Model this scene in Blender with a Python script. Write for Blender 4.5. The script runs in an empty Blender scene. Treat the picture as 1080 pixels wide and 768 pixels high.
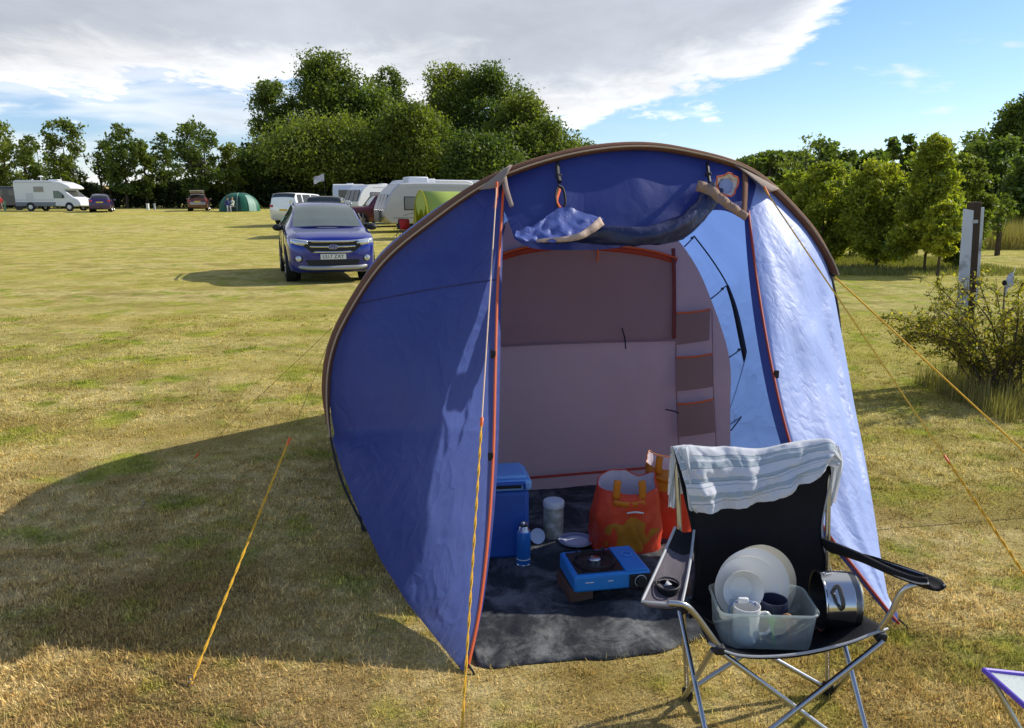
import bpy, bmesh, math, random
import numpy as np
from mathutils import Vector, noise, Matrix
random.seed(7); rng = np.random.default_rng(11)
PI = math.pi
scene = bpy.context.scene
COL = scene.collection

# ---------------------------------------------------------------- camera model (used to survey points of the place)
F = 848.0; CH = 1.65; PIT = math.atan((384-214)/F); cP, sP = math.cos(PIT), math.sin(PIT)
def ray(u, v):
    d = (v-384)/F
    return ((u-540)/F, cP-d*sP, -sP-d*cP)
def gpt(u, v, z=0.0):
    r = ray(u, v); t = (z-CH)/r[2]; return Vector((r[0]*t, r[1]*t, z))
def at(u, v, Y):
    r = ray(u, v); t = Y/r[1]; return Vector((r[0]*t, Y, CH+r[2]*t))
# tent frame: l across, a away from the door, z up
TC = Vector((0.6849, 2.7680, 0)); TR = math.radians(10.895)
lx = (math.cos(TR), math.sin(TR)); ax = (-lx[1], lx[0])
def tl(u, v, a):
    r = ray(u, v); t = (TC.x*ax[0]+TC.y*ax[1]+a)/(r[0]*ax[0]+r[1]*ax[1])
    x, y, z = r[0]*t, r[1]*t, CH+r[2]*t
    return Vector(((x-TC.x)*lx[0]+(y-TC.y)*lx[1], a, z))
def tslope(u, v, k=1.335/1.82, off=0.0):     # point on the sloping door plane a = k z + off
    a = .7
    for _ in range(40):
        a = .5*a + .5*(k*tl(u, v, a).z+off)
    return tl(u, v, a)
def tw(p):
    return Vector((TC.x+p[0]*lx[0]+p[1]*ax[0], TC.y+p[0]*lx[1]+p[1]*ax[1], p[2]))
def gz(x, y):
    z = .0285*min(34.0, max(0.0, y-38))+.010*max(0.0, y-72)
    z += .022*max(0.0, y-120)
    return z

# ---------------------------------------------------------------- materials
def mat_new(name):
    m = bpy.data.materials.new(name); m.use_nodes = True
    nt = m.node_tree; nt.nodes.clear()
    return m, nt
def N(nt, t, **kw):
    n = nt.nodes.new(t)
    for k, v in kw.items():
        if k.startswith('i_'):
            n.inputs[k[2:].replace('_', ' ')].default_value = v
        else: setattr(n, k, v)
    return n
def lk(nt, a, b): nt.links.new(a, b)
def c4(c): return (c[0], c[1], c[2], 1.0)
def pbr(name, col, rough=.5, metal=0, spec=.5, var=.12, scale=8, bump=0, bscale=40, trans=0, tcol=None, alpha=1,
        transmission=0, ior=1.45, coat=0, sheen=0, dirt=None):
    m, nt = mat_new(name)
    out = N(nt, 'ShaderNodeOutputMaterial'); b = N(nt, 'ShaderNodeBsdfPrincipled')
    tc = N(nt, 'ShaderNodeTexCoord')
    nz = N(nt, 'ShaderNodeTexNoise'); nz.inputs['Scale'].default_value = scale; nz.inputs['Detail'].default_value = 5
    lk(nt, tc.outputs['Object'], nz.inputs['Vector'])
    mx = N(nt, 'ShaderNodeMix', data_type='RGBA')
    mx.inputs['A'].default_value = c4([c*(1-var) for c in col]); mx.inputs['B'].default_value = c4([min(1, c*(1+var)) for c in col])
    lk(nt, nz.outputs['Fac'], mx.inputs['Factor'])
    csock = mx.outputs['Result']
    if dirt:
        n2 = N(nt, 'ShaderNodeTexNoise'); n2.inputs['Scale'].default_value = dirt[1]; n2.inputs['Detail'].default_value = 8
        lk(nt, tc.outputs['Object'], n2.inputs['Vector'])
        rp = N(nt, 'ShaderNodeMapRange'); rp.inputs['From Min'].default_value = dirt[2]; rp.inputs['From Max'].default_value = dirt[2]+.18
        lk(nt, n2.outputs['Fac'], rp.inputs['Value'])
        m2 = N(nt, 'ShaderNodeMix', data_type='RGBA'); m2.inputs['B'].default_value = c4(dirt[0])
        lk(nt, rp.outputs['Result'], m2.inputs['Factor']); lk(nt, csock, m2.inputs['A']); csock = m2.outputs['Result']
    lk(nt, csock, b.inputs['Base Color'])
    rr = N(nt, 'ShaderNodeMapRange'); rr.inputs['To Min'].default_value = max(0, rough-.06); rr.inputs['To Max'].default_value = min(1, rough+.06)
    lk(nt, nz.outputs['Fac'], rr.inputs['Value']); lk(nt, rr.outputs['Result'], b.inputs['Roughness'])
    b.inputs['Metallic'].default_value = metal; b.inputs['Specular IOR Level'].default_value = spec
    b.inputs['Transmission Weight'].default_value = transmission; b.inputs['IOR'].default_value = ior
    b.inputs['Coat Weight'].default_value = coat; b.inputs['Sheen Weight'].default_value = sheen
    b.inputs['Alpha'].default_value = alpha
    if bump:
        n3 = N(nt, 'ShaderNodeTexNoise'); n3.inputs['Scale'].default_value = bscale; n3.inputs['Detail'].default_value = 6
        lk(nt, tc.outputs['Object'], n3.inputs['Vector'])
        bp = N(nt, 'ShaderNodeBump'); bp.inputs['Strength'].default_value = bump; bp.inputs['Distance'].default_value = .01
        lk(nt, n3.outputs['Fac'], bp.inputs['Height']); lk(nt, bp.outputs['Normal'], b.inputs['Normal'])
    if trans:
        t = N(nt, 'ShaderNodeBsdfTranslucent'); t.inputs['Color'].default_value = c4(tcol or col)
        ms = N(nt, 'ShaderNodeMixShader'); ms.inputs['Fac'].default_value = trans
        lk(nt, b.outputs['BSDF'], ms.inputs[1]); lk(nt, t.outputs['BSDF'], ms.inputs[2]); lk(nt, ms.outputs['Shader'], out.inputs['Surface'])
    else: lk(nt, b.outputs['BSDF'], out.inputs['Surface'])
    return m

def fabric(name, col, tcol, trans, rough=.45, spec=.5, wr=.5, wscale=3.0, stretch=(1, 1, 1), sheen=0, fine=.15, coat=0, tilt=(0, 0, 0)):
    """thin nylon: creases as ridged noise bump, light passing through"""
    m, nt = mat_new(name)
    out = N(nt, 'ShaderNodeOutputMaterial'); b = N(nt, 'ShaderNodeBsdfPrincipled'); tc = N(nt, 'ShaderNodeTexCoord')
    mp = N(nt, 'ShaderNodeMapping'); mp.inputs['Scale'].default_value = stretch; mp.inputs['Rotation'].default_value = tilt
    lk(nt, tc.outputs['Object'], mp.inputs['Vector'])
    nz = N(nt, 'ShaderNodeTexNoise'); nz.inputs['Scale'].default_value = wscale; nz.inputs['Detail'].default_value = 3; nz.inputs['Distortion'].default_value = .9
    lk(nt, mp.outputs['Vector'], nz.inputs['Vector'])
    # ridges: |n-.5|
    s1 = N(nt, 'ShaderNodeMath', operation='SUBTRACT'); s1.inputs[1].default_value = .5; lk(nt, nz.outputs['Fac'], s1.inputs[0])
    s2 = N(nt, 'ShaderNodeMath', operation='ABSOLUTE'); lk(nt, s1.outputs[0], s2.inputs[0])
    s3 = N(nt, 'ShaderNodeMath', operation='POWER'); s3.inputs[1].default_value = .6; lk(nt, s2.outputs[0], s3.inputs[0])
    n2 = N(nt, 'ShaderNodeTexVoronoi'); n2.feature = 'DISTANCE_TO_EDGE'; n2.inputs['Scale'].default_value = wscale*2.6; n2.inputs['Randomness'].default_value = 1
    nd = N(nt, 'ShaderNodeTexNoise'); nd.inputs['Scale'].default_value = wscale*3; lk(nt, mp.outputs['Vector'], nd.inputs['Vector'])
    va = N(nt, 'ShaderNodeVectorMath', operation='MULTIPLY_ADD'); va.inputs[1].default_value = (.25, .25, .25)
    lk(nt, nd.outputs['Color'], va.inputs[0]); lk(nt, mp.outputs['Vector'], va.inputs[2]); lk(nt, va.outputs[0], n2.inputs['Vector'])
    s4 = N(nt, 'ShaderNodeMath', operation='MINIMUM'); s4.inputs[1].default_value = .25; lk(nt, n2.outputs['Distance'], s4.inputs[0])
    s5 = N(nt, 'ShaderNodeMath', operation='MULTIPLY_ADD'); s5.inputs[1].default_value = 1.2; lk(nt, s4.outputs[0], s5.inputs[0]); lk(nt, s3.outputs[0], s5.inputs[2])
    bp = N(nt, 'ShaderNodeBump'); bp.inputs['Strength'].default_value = wr; bp.inputs['Distance'].default_value = .03
    lk(nt, s5.outputs[0], bp.inputs['Height'])
    wv = N(nt, 'ShaderNodeTexNoise'); wv.inputs['Scale'].default_value = 60; wv.inputs['Detail'].default_value = 4
    lk(nt, tc.outputs['Object'], wv.inputs['Vector'])
    b2 = N(nt, 'ShaderNodeBump'); b2.inputs['Strength'].default_value = fine; b2.inputs['Distance'].default_value = .004
    lk(nt, wv.outputs['Fac'], b2.inputs['Height']); lk(nt, bp.outputs['Normal'], b2.inputs['Normal'])
    lk(nt, b2.outputs['Normal'], b.inputs['Normal'])
    mx = N(nt, 'ShaderNodeMix', data_type='RGBA'); mx.inputs['A'].default_value = c4([c*.82 for c in col]); mx.inputs['B'].default_value = c4([c*1.15 for c in col])
    lk(nt, nz.outputs['Fac'], mx.inputs['Factor']); lk(nt, mx.outputs['Result'], b.inputs['Base Color'])
    b.inputs['Roughness'].default_value = rough; b.inputs['Specular IOR Level'].default_value = spec; b.inputs['Sheen Weight'].default_value = sheen
    b.inputs['Coat Weight'].default_value = coat; b.inputs['Coat Roughness'].default_value = .35
    t = N(nt, 'ShaderNodeBsdfTranslucent')
    m3 = N(nt, 'ShaderNodeMix', data_type='RGBA'); m3.inputs['A'].default_value = c4([c*.8 for c in tcol]); m3.inputs['B'].default_value = c4([c*1.15 for c in tcol])
    lk(nt, nz.outputs['Fac'], m3.inputs['Factor']); lk(nt, m3.outputs['Result'], t.inputs['Color']); lk(nt, b2.outputs['Normal'], t.inputs['Normal'])
    ms = N(nt, 'ShaderNodeMixShader'); ms.inputs['Fac'].default_value = trans
    lk(nt, b.outputs['BSDF'], ms.inputs[1]); lk(nt, t.outputs['BSDF'], ms.inputs[2]); lk(nt, ms.outputs['Shader'], out.inputs['Surface'])
    return m

# ---------------------------------------------------------------- mesh builder
class MB:
    def __init__(s): s.v = []; s.f = []
    def add(s, vs, fs):
        o = len(s.v); s.v += [Vector(p) for p in vs]; s.f += [tuple(i+o for i in f) for f in fs]; return s
    def box(s, c, d, R=None):
        x, y, z = d[0]/2, d[1]/2, d[2]/2
        vs = [Vector(p) for p in ((-x,-y,-z),(x,-y,-z),(x,y,-z),(-x,y,-z),(-x,-y,z),(x,-y,z),(x,y,z),(-x,y,z))]
        if R: vs = [R @ p for p in vs]
        return s.add([p+Vector(c) for p in vs], [(0,3,2,1),(4,5,6,7),(0,1,5,4),(1,2,6,5),(2,3,7,6),(3,0,4,7)])
    def tube(s, pts, r, seg=8, cap=True, flat=None, smooth=0):
        pts = [Vector(p) for p in pts]
        if smooth: pts = catmull(pts, smooth)
        n = len(pts); rs = r if isinstance(r, (list, tuple)) else [r]*n
        if len(rs) != n: rs = [rs[min(len(rs)-1, int(i/(n-1)*(len(rs)-1)+.5))] for i in range(n)]
        up = None; rings = []
        for i, p in enumerate(pts):
            t = (pts[min(i+1, n-1)]-pts[max(i-1, 0)])
            if t.length < 1e-9: t = Vector((0, 0, 1))
            t.normalize()
            if up is None:
                up = Vector((0, 0, 1)) if abs(t.z) < .9 else Vector((0, 1, 0))
                if flat: up = Vector(flat)
            a = (up - t*up.dot(t)); a.normalize(); bb = t.cross(a); up = a
            k = 1 if flat is None else .3
            rings.append([p + a*math.cos(2*PI*j/seg)*rs[i]*k + bb*math.sin(2*PI*j/seg)*rs[i] for j in range(seg)])
        vs = [q for rg in rings for q in rg]; fs = []
        for i in range(n-1):
            for j in range(seg):
                fs.append((i*seg+j, i*seg+(j+1) % seg, (i+1)*seg+(j+1) % seg, (i+1)*seg+j))
        if cap: fs += [tuple(reversed(range(seg))), tuple((n-1)*seg+j for j in range(seg))]
        return s.add(vs, fs)
    def lathe(s, prof, seg=32, M=None):      # prof (r, z)
        vs = []; fs = []
        for r, z in prof:
            for j in range(seg):
                p = Vector((r*math.cos(2*PI*j/seg), r*math.sin(2*PI*j/seg), z)); vs.append(M @ p if M else p)
        for i in range(len(prof)-1):
            for j in range(seg): fs.append((i*seg+j, i*seg+(j+1) % seg, (i+1)*seg+(j+1) % seg, (i+1)*seg+j))
        if prof[0][0] > 1e-4 and False: pass
        return s.add(vs, fs)
    def disc(s, c, r, seg=24, M=None):
        vs = [Vector((r*math.cos(2*PI*j/seg), r*math.sin(2*PI*j/seg), 0)) for j in range(seg)]
        if M: vs = [M @ p for p in vs]
        return s.add([p+Vector(c) for p in vs], [tuple(range(seg))])
    def grid(s, G, close=False):
        n, m = len(G), len(G[0]); vs = [p for row in G for p in row]; fs = []
        for i in range(n-1):
            for j in range(m-(0 if close else 1)):
                fs.append((i*m+j, i*m+(j+1) % m, (i+1)*m+(j+1) % m, (i+1)*m+j))
        return s.add(vs, fs)
    def prism(s, prof, d0, d1, axis='x'):    # prof in the other two axes
        n = len(prof)
        def P(a, b, d): return {'x': (d, a, b), 'y': (a, d, b), 'z': (a, b, d)}[axis]
        vs = [P(a, b, d0) for a, b in prof]+[P(a, b, d1) for a, b in prof]
        fs = [tuple(range(n)), tuple(range(2*n-1, n-1, -1))]+[(i, i+n, (i+1) % n+n, (i+1) % n) for i in range(n)]
        return s.add(vs, fs)
    def sphere(s, c, r, seg=12, rings=8):
        r = r if hasattr(r, '__len__') else (r, r, r)
        G = [[Vector((c[0]+r[0]*math.sin(PI*i/rings)*math.cos(2*PI*j/seg), c[1]+r[1]*math.sin(PI*i/rings)*math.sin(2*PI*j/seg), c[2]+r[2]*math.cos(PI*i/rings))) for j in range(seg)] for i in range(rings+1)]
        return s.grid(G, close=True)
    def build(s, name, mat, parent=None, smooth=True, bevel=0, solid=0, subsurf=0, origin=None, angle=40, offs=-1):
        me = bpy.data.meshes.new(name)
        vs = s.v
        if origin is not None: vs = [p-Vector(origin) for p in vs]
        me.from_pydata([tuple(p) for p in vs], [], s.f); me.update()
        bm = bmesh.new(); bm.from_mesh(me); bmesh.ops.remove_doubles(bm, verts=bm.verts, dist=1e-6)
        if not getattr(s, 'keepn', False): bmesh.ops.recalc_face_normals(bm, faces=bm.faces)
        bm.to_mesh(me); bm.free()
        if mat: me.materials.append(mat)
        if smooth:
            for p in me.polygons: p.use_smooth = True
            if angle < 180 and hasattr(me, 'set_sharp_from_angle'): me.set_sharp_from_angle(angle=math.radians(angle))
        o = bpy.data.objects.new(name, me); COL.objects.link(o)
        if origin is not None and parent is None: o.location = origin
        if parent is not None: o.parent = parent
        if bevel:
            md = o.modifiers.new('bevel', 'BEVEL'); md.width = bevel; md.segments = 2; md.limit_method = 'ANGLE'; md.angle_limit = math.radians(35)
        if solid:
            md = o.modifiers.new('solid', 'SOLIDIFY'); md.thickness = solid; md.offset = offs
        if subsurf:
            md = o.modifiers.new('sub', 'SUBSURF'); md.levels = subsurf; md.render_levels = subsurf
        return o

def catmull(pts, k):
    pts = [Vector(p) for p in pts]; out = []
    for i in range(len(pts)-1):
        p0 = pts[max(i-1, 0)]; p1 = pts[i]; p2 = pts[i+1]; p3 = pts[min(i+2, len(pts)-1)]
        for j in range(k):
            t = j/k
            out.append(.5*((2*p1)+(p2-p0)*t+(2*p0-5*p1+4*p2-p3)*t*t+(3*p1-p0-3*p2+p3)*t*t*t))
    out.append(pts[-1]); return out
def resample(pts, n):
    pts = [Vector(p) for p in pts]; L = [0]
    for i in range(1, len(pts)): L.append(L[-1]+(pts[i]-pts[i-1]).length)
    out = []; k = 0
    for i in range(n):
        d = L[-1]*i/(n-1)
        while k < len(L)-2 and L[k+1] < d: k += 1
        t = (d-L[k])/max(1e-9, L[k+1]-L[k]); out.append(pts[k].lerp(pts[k+1], min(1, max(0, t))))
    return out
def tag(o, label=None, cat=None, group=None, kind=None):
    if label: o['label'] = label
    if cat: o['category'] = cat
    if group: o['group'] = group
    if kind: o['kind'] = kind
    return o
def thing(name, label, cat, loc=(0, 0, 0), rz=0, group=None):
    o = bpy.data.objects.new(name, None); COL.objects.link(o); o.location = loc; o.rotation_euler = (0, 0, rz)
    o.empty_display_size = .1
    return tag(o, label, cat, group)
def nz3(p, s=1, seed=0): return noise.noise(Vector((p[0]*s+seed, p[1]*s+seed*.7, p[2]*s-seed)))
def mesh_np(name, V, Fc, mat, cols=None, parent=None, smooth=False):
    """V (n,3), Fc (m,k) -> object, fast"""
    me = bpy.data.meshes.new(name); n = len(V); m, k = Fc.shape
    me.vertices.add(n); me.vertices.foreach_set('co', V.astype(np.float32).ravel())
    me.loops.add(m*k); me.loops.foreach_set('vertex_index', Fc.astype(np.int32).ravel())
    me.polygons.add(m); me.polygons.foreach_set('loop_start', np.arange(0, m*k, k, dtype=np.int32))
    me.update(calc_edges=True)
    if cols is not None:
        at_ = me.color_attributes.new('tint', 'FLOAT_COLOR', 'POINT'); c = np.ones((n, 4), np.float32); c[:, :3] = cols
        at_.data.foreach_set('color', c.ravel())
    me.materials.append(mat)
    if smooth: me.polygons.foreach_set('use_smooth', np.ones(m, bool))
    o = bpy.data.objects.new(name, me); COL.objects.link(o)
    if parent is not None: o.parent = parent
    return o
# ================================================================ SKY, SUN, CAMERA
SUN_EL, SUN_AZ = math.radians(33), math.radians(23)       # azimuth measured from +X towards +Y
w = bpy.data.worlds.new('World'); scene.world = w; w.use_nodes = True
nt = w.node_tree; nt.nodes.clear()
wo = N(nt, 'ShaderNodeOutputWorld')
sky = N(nt, 'ShaderNodeTexSky', sky_type='NISHITA'); sky.sun_disc = False
sky.sun_elevation = SUN_EL; sky.sun_rotation = PI/2-SUN_AZ; sky.air_density = 1.0; sky.dust_density = .25; sky.ozone_density = 3.0
bs = N(nt, 'ShaderNodeBackground'); bs.inputs['Strength'].default_value = .15
hs = N(nt, 'ShaderNodeHueSaturation'); hs.inputs['Saturation'].default_value = 1.08
tn = N(nt, 'ShaderNodeMix', data_type='RGBA', blend_type='MULTIPLY'); tn.inputs['Factor'].default_value = 1; tn.inputs['B'].default_value = (.86, .91, 1.08, 1)
lk(nt, sky.outputs[0], hs.inputs['Color']); lk(nt, hs.outputs[0], tn.inputs['A']); lk(nt, tn.outputs['Result'], bs.inputs['Color'])
tc = N(nt, 'ShaderNodeTexCoord'); sp = N(nt, 'ShaderNodeSeparateXYZ'); lk(nt, tc.outputs['Generated'], sp.inputs[0])
def M2(op, a, b=None, c=None, clamp=False):
    n = N(nt, 'ShaderNodeMath', operation=op); n.use_clamp = clamp
    for i, x in enumerate((a, b, c)):
        if x is None: continue
        if isinstance(x, (int, float)): n.inputs[i].default_value = x
        else: lk(nt, x, n.inputs[i])
    return n.outputs[0]
X, Y, Z = sp.outputs
yc = M2('MAXIMUM', Y, .02)
az = M2('DIVIDE', X, yc); el = M2('DIVIDE', Z, yc)
zc = M2('ADD', M2('MAXIMUM', Z, 0), .06)
cv = N(nt, 'ShaderNodeCombineXYZ'); lk(nt, M2('DIVIDE', X, zc), cv.inputs[0]); lk(nt, M2('DIVIDE', Y, zc), cv.inputs[1])
def wnoise(scale, detail, rough=.55, dist=0.0, sc=(1, 1, 1), loc=(0, 0, 0)):
    mp = N(nt, 'ShaderNodeMapping'); mp.inputs['Scale'].default_value = sc; mp.inputs['Location'].default_value = loc
    lk(nt, cv.outputs[0], mp.inputs[0])
    n = N(nt, 'ShaderNodeTexNoise'); n.inputs['Scale'].default_value = scale; n.inputs['Detail'].default_value = detail
    n.inputs['Roughness'].default_value = rough; n.inputs['Distortion'].default_value = dist; lk(nt, mp.outputs[0], n.inputs['Vector'])
    return n.outputs['Fac']
n1 = wnoise(.55, 8, .58, .4, (1, .55, 1)); n2 = wnoise(1.6, 6, .6, .2, (1, .5, 1), (3, 1, 0)); n3 = wnoise(.35, 5, .5, .3, (1, .8, 1), (9, 4, 0))
# big cloud sheet: everything left of / above a sloping edge
edge_az = N(nt, 'ShaderNodeMapRange', interpolation_type='LINEAR')     # lower edge as function of azimuth
cr = N(nt, 'ShaderNodeFloatCurve')
azn = M2('MULTIPLY_ADD', az, .5, .5, clamp=True)    # az -1..1
c = cr.mapping.curves[0]
pts = [(0, .50), (.17, .50), (.24, .48), (.34, .48), (.40, .46), (.50, .38), (.56, .36), (.60, .42), (.645, .54), (.668, .68), (.692, .90), (.712, 1.0), (1, 1)]
c.points[0].location = pts[0]; c.points[1].location = pts[-1]
for p in pts[1:-1]: c.points.new(*p)
cr.mapping.update(); lk(nt, azn, cr.inputs['Value'])
edge = M2('MULTIPLY', cr.outputs[0], .24)
d = M2('SUBTRACT', el, edge)
n5 = wnoise(3.4, 8, .68, .6, (1, .6, 1), (7, 2, 0))
pert = M2('MULTIPLY_ADD', M2('SUBTRACT', n1, .5), .19, M2('MULTIPLY_ADD', M2('SUBTRACT', n2, .5), .12, M2('MULTIPLY', M2('SUBTRACT', n5, .5), .08)))
d2 = M2('ADD', d, pert)
mr = N(nt, 'ShaderNodeMapRange', interpolation_type='SMOOTHSTEP'); mr.inputs['From Min'].default_value = -.006; mr.inputs['From Max'].default_value = .022
lk(nt, d2, mr.inputs['Value']); mask = mr.outputs[0]
mr2 = N(nt, 'ShaderNodeMapRange', interpolation_type='SMOOTHSTEP'); mr2.inputs['From Min'].default_value = .0; mr2.inputs['From Max'].default_value = .10
lk(nt, d2, mr2.inputs['Value'])          # depth into the cloud -> greyer
# thin streaks low on the left
mr3 = N(nt, 'ShaderNodeMapRange', interpolation_type='SMOOTHSTEP'); mr3.inputs['From Min'].default_value = .40; mr3.inputs['From Max'].default_value = .62
cs = N(nt, 'ShaderNodeCombineXYZ'); lk(nt, M2('MULTIPLY', az, 3.0), cs.inputs[0]); lk(nt, M2('MULTIPLY', el, 22.0), cs.inputs[1])
ns = N(nt, 'ShaderNodeTexNoise'); ns.inputs['Scale'].default_value = 1.1; ns.inputs['Detail'].default_value = 6; lk(nt, cs.outputs[0], ns.inputs['Vector'])
lk(nt, ns.outputs['Fac'], mr3.inputs['Value'])
left = N(nt, 'ShaderNodeMapRange', interpolation_type='SMOOTHSTEP'); left.inputs['From Min'].default_value = .22; left.inputs['From Max'].default_value = -.1; lk(nt, az, left.inputs['Value'])
streak = M2('MULTIPLY', M2('MULTIPLY', mr3.outputs[0], left.outputs[0]), .62)
# small fair-weather wisps at the right
ws = N(nt, 'ShaderNodeCombineXYZ'); lk(nt, M2('MULTIPLY', az, 7.0), ws.inputs[0]); lk(nt, M2('MULTIPLY', el, 30.0), ws.inputs[1])
nw = N(nt, 'ShaderNodeTexNoise'); nw.inputs['Scale'].default_value = 1.0; nw.inputs['Detail'].default_value = 5; lk(nt, ws.outputs[0], nw.inputs['Vector'])
mw = N(nt, 'ShaderNodeMapRange', interpolation_type='SMOOTHSTEP'); mw.inputs['From Min'].default_value = .60; mw.inputs['From Max'].default_value = .74; lk(nt, nw.outputs['Fac'], mw.inputs['Value'])
wisp = M2('MULTIPLY', mw.outputs[0], .7)
mask = M2('MAXIMUM', M2('MAXIMUM', mask, streak), wisp)
fr_ = N(nt, 'ShaderNodeMapRange', interpolation_type='SMOOTHSTEP'); fr_.inputs['From Min'].default_value = .05; fr_.inputs['From Max'].default_value = .45; lk(nt, Y, fr_.inputs['Value']); fr_.inputs['To Min'].default_value = .18
mask = M2('MULTIPLY', M2('MULTIPLY', mask, .95), fr_.outputs[0])      # the cloud bank stands over the far side of the field; behind, out of view, cloud is cut to an added haze that sets the fill light
ccol = N(nt, 'ShaderNodeMix', data_type='RGBA'); ccol.inputs['A'].default_value = (1.12, 1.12, 1.12, 1); ccol.inputs['B'].default_value = (.55, .58, .64, 1)
lk(nt, mr2.outputs[0], ccol.inputs['Factor'])
cc2 = N(nt, 'ShaderNodeMix', data_type='RGBA', blend_type='MULTIPLY'); cc2.inputs['Factor'].default_value = 1
mr4 = N(nt, 'ShaderNodeMapRange'); mr4.inputs['From Min'].default_value = .3; mr4.inputs['From Max'].default_value = .7; mr4.inputs['To Min'].default_value = .74; mr4.inputs['To Max'].default_value = 1.36
lk(nt, M2('MULTIPLY_ADD', n3, .55, M2('MULTIPLY', n2, .45)), mr4.inputs['Value'])
lk(nt, ccol.outputs['Result'], cc2.inputs['A']); lk(nt, mr4.outputs[0], cc2.inputs['B'])
bc = N(nt, 'ShaderNodeBackground'); bc.inputs['Strength'].default_value = 1.0; lk(nt, cc2.outputs['Result'], bc.inputs['Color'])
mxs = N(nt, 'ShaderNodeMixShader'); lk(nt, mask, mxs.inputs[0]); lk(nt, bs.outputs[0], mxs.inputs[1]); lk(nt, bc.outputs[0], mxs.inputs[2])
lk(nt, mxs.outputs[0], wo.inputs['Surface'])

sl = bpy.data.lights.new('sun', 'SUN'); sl.energy = 5.0; sl.angle = math.radians(.5); sl.color = (1.0, .95, .85)
so = bpy.data.objects.new('sun', sl); COL.objects.link(so)
sd = Vector((math.cos(SUN_EL)*math.cos(SUN_AZ), math.cos(SUN_EL)*math.sin(SUN_AZ), math.sin(SUN_EL)))
so.rotation_euler = sd.to_track_quat('Z', 'Y').to_euler()

cam = bpy.data.cameras.new('camera'); co = bpy.data.objects.new('camera', cam); COL.objects.link(co)
co.location = (0, 0, CH); co.rotation_euler = (PI/2-PIT, 0, 0)
cam.sensor_width = 36; cam.lens = 36*F/1080; cam.clip_end = 3000; cam.clip_start = .05
scene.camera = co
scene.view_settings.view_transform = 'Standard'; scene.view_settings.look = 'None'; scene.view_settings.exposure = 0
scene.render.engine = 'CYCLES'
scene.cycles.max_bounces = 8; scene.cycles.transparent_max_bounces = 12

# ================================================================ GROUND
def grass_color(nt, co_sock, far=False):
    """returns colour socket of patchy dry lawn"""
    def ns(scale, detail=4, rough=.55, sc=None):
        n = N(nt, 'ShaderNodeTexNoise'); n.inputs['Scale'].default_value = scale; n.inputs['Detail'].default_value = detail; n.inputs['Roughness'].default_value = rough
        v = co_sock
        if sc:
            mp = N(nt, 'ShaderNodeMapping'); mp.inputs['Scale'].default_value = sc; lk(nt, v, mp.inputs[0]); v = mp.outputs[0]
        lk(nt, v, n.inputs['Vector']); return n.outputs['Fac']
    def mrg(v, a, b):
        m = N(nt, 'ShaderNodeMapRange', interpolation_type='SMOOTHSTEP'); m.inputs['From Min'].default_value = a; m.inputs['From Max'].default_value = b; lk(nt, v, m.inputs['Value']); return m.outputs[0]
    def mix(f, a, b):
        m = N(nt, 'ShaderNodeMix', data_type='RGBA')
        if isinstance(f, float): m.inputs['Factor'].default_value = f
        else: lk(nt, f, m.inputs['Factor'])
        for s_, x in (('A', a), ('B', b)):
            if isinstance(x, tuple): m.inputs[s_].default_value = c4(x)
            else: lk(nt, x, m.inputs[s_])
        return m.outputs['Result']
    def mul(a, b, op='MULTIPLY'):
        n = N(nt, 'ShaderNodeMath', operation=op); n.use_clamp = True
        for i, x in enumerate((a, b)):
            if isinstance(x, float): n.inputs[i].default_value = x
            else: lk(nt, x, n.inputs[i])
        return n.outputs[0]
    straw = mix(mrg(ns(9, 5), .35, .65), (.68, .49, .19), (.94, .74, .37))
    brown = mix(mrg(ns(1.1, 5), .42, .62), straw, (.47, .32, .13))
    g1 = mrg(ns(1.7, 6, .6), .50, .66)                 # patches ~0.5 m
    g2 = mrg(ns(6.5, 4, .6), .56, .70)                 # tufts
    sepn = N(nt, 'ShaderNodeSeparateXYZ'); lk(nt, co_sock, sepn.inputs[0])
    dist = mrg(sepn.outputs[1], 2.0, 9.0)              # greener with distance: blades seen edge-on
    gm = mul(mul(g1, .80), mul(g2, .40), 'ADD')
    bias = mul(dist, .31); gm = mul(gm, bias, 'ADD')
    rightb = mul(mrg(sepn.outputs[0], 1.2, 3.0), .16); gm = mul(gm, rightb, 'ADD')
    green = mix(mrg(ns(4, 3), .4, .6), (.25, .31, .035), (.46, .48, .07))
    c = mix(gm, brown, green)
    c = mix(mul(mrg(ns(.22, 4, .5, (1, 2.2, 1)), .38, .64), .34), c, (.63, .50, .095))
    c = mix(mul(mrg(ns(.06, 4, .55, (1, 2.5, 1)), .38, .64), .34), c, (.50, .46, .05))
    return c
gm_, nt = mat_new('lawn')
out = N(nt, 'ShaderNodeOutputMaterial'); b = N(nt, 'ShaderNodeBsdfPrincipled'); b.inputs['Roughness'].default_value = .95; b.inputs['Specular IOR Level'].default_value = .1
geo = N(nt, 'ShaderNodeNewGeometry'); gc = grass_color(nt, geo.outputs['Position'])
fn = N(nt, 'ShaderNodeTexNoise'); fn.inputs['Scale'].default_value = 55; fn.inputs['Detail'].default_value = 8; fn.inputs['Roughness'].default_value = .7; lk(nt, geo.outputs['Position'], fn.inputs['Vector'])
fm = N(nt, 'ShaderNodeMapRange'); fm.inputs['From Min'].default_value = .3; fm.inputs['From Max'].default_value = .7; fm.inputs['To Min'].default_value = .60; fm.inputs['To Max'].default_value = 1.32; lk(nt, fn.outputs['Fac'], fm.inputs['Value'])
f2 = N(nt, 'ShaderNodeTexNoise'); f2.inputs['Scale'].default_value = 5; f2.inputs['Detail'].default_value = 7; f2.inputs['Roughness'].default_value = .75; lk(nt, geo.outputs['Position'], f2.inputs['Vector'])
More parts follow.
